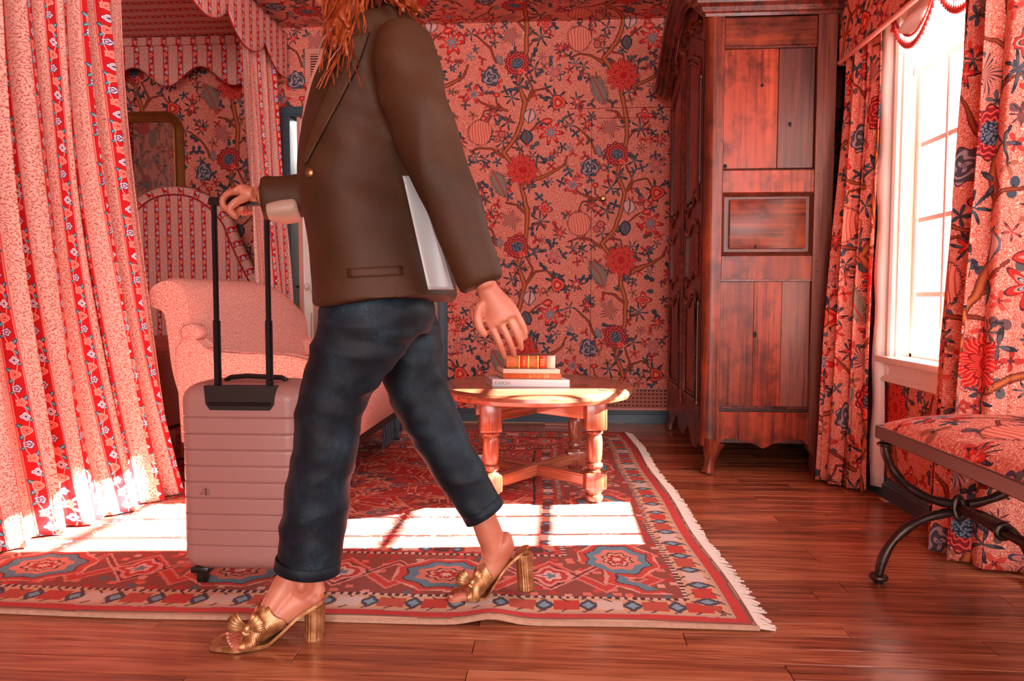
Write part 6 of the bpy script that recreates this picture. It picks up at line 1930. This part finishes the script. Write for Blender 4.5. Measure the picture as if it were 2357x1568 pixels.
for k in range(290):
    side = -1 if rs.random() < .7 else 1; front = rs.random() < .72
    x0 = hc_.x + rs.uniform(-.04, .10); y0 = YT + side * rs.uniform(.04, .098); z0 = hc_.z + rs.uniform(-.02, .10)
    if front: tx, ty = rs.uniform(735, 838), rs.uniform(70, 205); yo = rs.uniform(.13, .215)
    else: tx, ty = rs.uniform(850, 985), rs.uniform(-10, 50); yo = rs.uniform(.04, .15)
    e_ = W(tx, ty, YT + side * yo); pts = []; f1, f2 = rs.uniform(8, 14), rs.uniform(0, 6); am = rs.uniform(.006, .018)
    for i in range(18):
        t = i / 17
        pts.append((x0 + (e_.x - x0) * t ** 1.25 + am * math.sin(t * f1 + f2) * t, y0 + (e_.y - y0) * t ** .8 + am * .7 * math.cos(t * f1 + f2 + 1) * t, z0 + (e_.z - z0) * t ** .92))
    r0 = rs.uniform(.0022, .0052)
    ms.tube(pts, [r0 * (1 - .8 * (i / 17) ** 3) + .0003 for i in range(18)], 5)
ms.build('hair_strands', M['hair'], person, kind='stuff')

# --- mules: pleated gold straps, footbed, block heel, bow
bpy.context.view_layer.update()
def mule(Y, zfl, bed, strapA, strapB, heel_top, heel_bot, hw_, label_side, bow, tilt=0.0):
    Yf = Y if callable(Y) else (lambda px: Y0_)
    Y0_ = Y if not callable(Y) else None
    sh = bpy.data.objects.new('mule', None); C.objects.link(sh); sh.empty_display_size = .05
    base = W(bed[0][0], bed[0][1], Yf(bed[0][0])); sh.location = Vector((base.x, base.y, 0)) - person.location; sh.parent = person
    # footbed: a thin curved sole (px, py of its upper face), width by position
    P_ = spline([(p[0], p[1], p[2]) for p in bed], 34)
    V = []; Fc = []
    n = 11
    for lay, dz in ((0, 0.0), (1, -.009)):
        for (px, py, hwid) in P_:
            w = W(px, py, Yf(px)); w.z = max(w.z, zfl + .0105)
            for k in range(n):
                u = -1 + 2 * k / (n - 1); V.append((w.x + (abs(u) ** 3) * .003, w.y + u * hwid, w.z + dz + .002 * abs(u) ** 2))
    L = len(P_)
    top = grid_faces(n, L); Fc += top; Fc += [tuple(i + n * L for i in f[::-1]) for f in top]
    for i in range(L - 1):
        for k in (0, n - 1):
            a = i * n + k; b = a + n; c = b + n * L; d = a + n * L; Fc.append((a, b, c, d))
    for i in (0, L - 1):
        for k in range(n - 1):
            a = i * n + k; Fc.append((a, a + 1, a + 1 + n * L, a + n * L))
    link('sole', V, Fc, M['goldc'], sh, sharp=40)
    # straps: pleated cloth laid over the foot, found by casting rays at the foot itself
    bodyo = BODY; bl_ = wloc(bodyo)
    def strap(ax0, ax1, so0, so1, knot, conv, name='strap', ribs=15):
        """ax0, ax1: foot axis (px, py) under the band's two ends; conv: how far the band gathers to the knot on top"""
        nU, nA = 120, 34; V = []
        for i in range(nU):
            t = i / (nU - 1)
            for k in range(nA):
                an = -.42 + (PI + .84) * k / (nA - 1); top_ = max(0, math.sin(an)) ** 1.6
                tt = t + (knot - t) * conv * top_
                px = ax0[0] + (ax1[0] - ax0[0]) * tt; py = ax0[1] + (ax1[1] - ax0[1]) * tt
                w = W(px, py, Yf(px)); dr = Vector((0, -math.cos(an), math.sin(an)))
                rib = .0017 * math.sin(2 * PI * ribs * t) + .0042
                o_ = w + dr * .16
                hit, loc, nrm, idx = bodyo.ray_cast(o_ - bl_, -dr)
                if hit and ((loc + bl_) - w).length < .075: p = loc + bl_ + dr * rib
                else: p = w + dr * .03
                p.z = max(p.z, zfl + .004); V.append(p)
        for _ in range(2):
            V2 = list(V)
            for i in range(nU):
                for k in range(1, nA - 1): V2[i * nA + k] = V[i * nA + k] * .5 + (V[i * nA + k - 1] + V[i * nA + k + 1]) * .25
            V = V2
        o = link(name, V, grid_faces(nA, nU), M['goldc'], sh); md = o.modifiers.new('t', 'SOLIDIFY'); md.thickness = .003
    strap(*strapA); strap(*strapB)
    # block heel, ribbed column
    a = W(*heel_top, Yf(heel_top[0])); b = W(*heel_bot, Yf(heel_bot[0])); V = []; nn_ = 64
    for i in range(13):
        t = i / 12; c = a.lerp(b, t); r0 = hw_ * (1.0 - .06 * math.sin(PI * t)); 
        for k in range(nn_):
            an = 2 * PI * k / nn_; r_ = r0 * (1 + .035 * math.sin(16 * an)); V.append((c.x + r_ * math.cos(an), c.y + r_ * 1.15 * math.sin(an), c.z))
    link('heel', V, grid_faces(nn_, 13, True) + [tuple(range(nn_))[::-1], tuple(range(12 * nn_, 13 * nn_))], M['goldc'], sh, sharp=70)
    MB().lathe(b.x, b.y, [(hw_ * .98, b.z - .003), (hw_ * .98, b.z + .0)], 24).build('heel_tip', M['darkwood'], sh)
    # bow: two fanned loops, two tails and a knot
    c = W(bow[0], bow[1], Yf(bow[0]) - bow[2]); s_ = bow[3]
    def fan(dirv, spread, L_, name):
        V = []; nA, nR = 25, 8; dirv = Vector(dirv).normalized(); up_ = Vector((0, -1, .0)); sd = dirv.cross(up_).normalized()
        for j in range(nR):
            t = j / (nR - 1)
            for i in range(nA):
                u = -1 + 2 * i / (nA - 1)
                V.append(c + dirv * (L_ * t * (1 - .25 * u * u)) + sd * (spread * u * (t ** .8)) + up_ * (.010 * math.sin(PI * t) + .0024 * math.cos(u * 30) * t))
        o = link(name, V, grid_faces(nA, nR), M['goldc'], sh); md = o.modifiers.new('t', 'SOLIDIFY'); md.thickness = .0022
    fan((-.85, -.25, .40), .024 * s_, .046 * s_, 'bow_loop'); fan((.85, -.25, .50), .024 * s_, .040 * s_, 'bow_loop')
    fan((-.15, -.5, -1), .012 * s_, .020 * s_, 'bow_tail')
    V, Fc = ball(c.x, c.y - .008, c.z, .008 * s_, .008, .010 * s_); link('bow_knot', V, Fc, M['goldc'], sh)
    return sh
m1 = mule(YLfn, .0, [(490, 1490, .018), (502, 1490, .036), (556, 1492, .044), (604, 1484, .041), (648, 1450, .034), (692, 1409, .031), (730, 1384, .031), (747, 1374, .022)],
          ((574, 1464), (602, 1460), 0, 0, .0, .45), ((602, 1461), (670, 1418), 0, 0, -.25, .55),
          (725, 1392), (724, 1474), .0240, 'lead', (572, 1444, .028, 1.1))
m1['label'] = 'gold pleated mule with a bow, flat on the floorboards'
m2 = mule(YRf, .013, [(1038, 1378, .018), (1048, 1381, .034), (1085, 1381, .040), (1114, 1371, .038), (1138, 1336, .032), (1162, 1300, .029), (1196, 1268, .029), (1214, 1262, .020)],
          ((1082, 1362), (1102, 1356), 0, 0, .5, .5), ((1100, 1357), (1136, 1318), 0, 0, .05, .6),
          (1205, 1272), (1211, 1354), .0225, 'trail', (1088, 1338, .026, 1.0))
m2['label'] = 'gold pleated mule with its heel lifting off the rug'
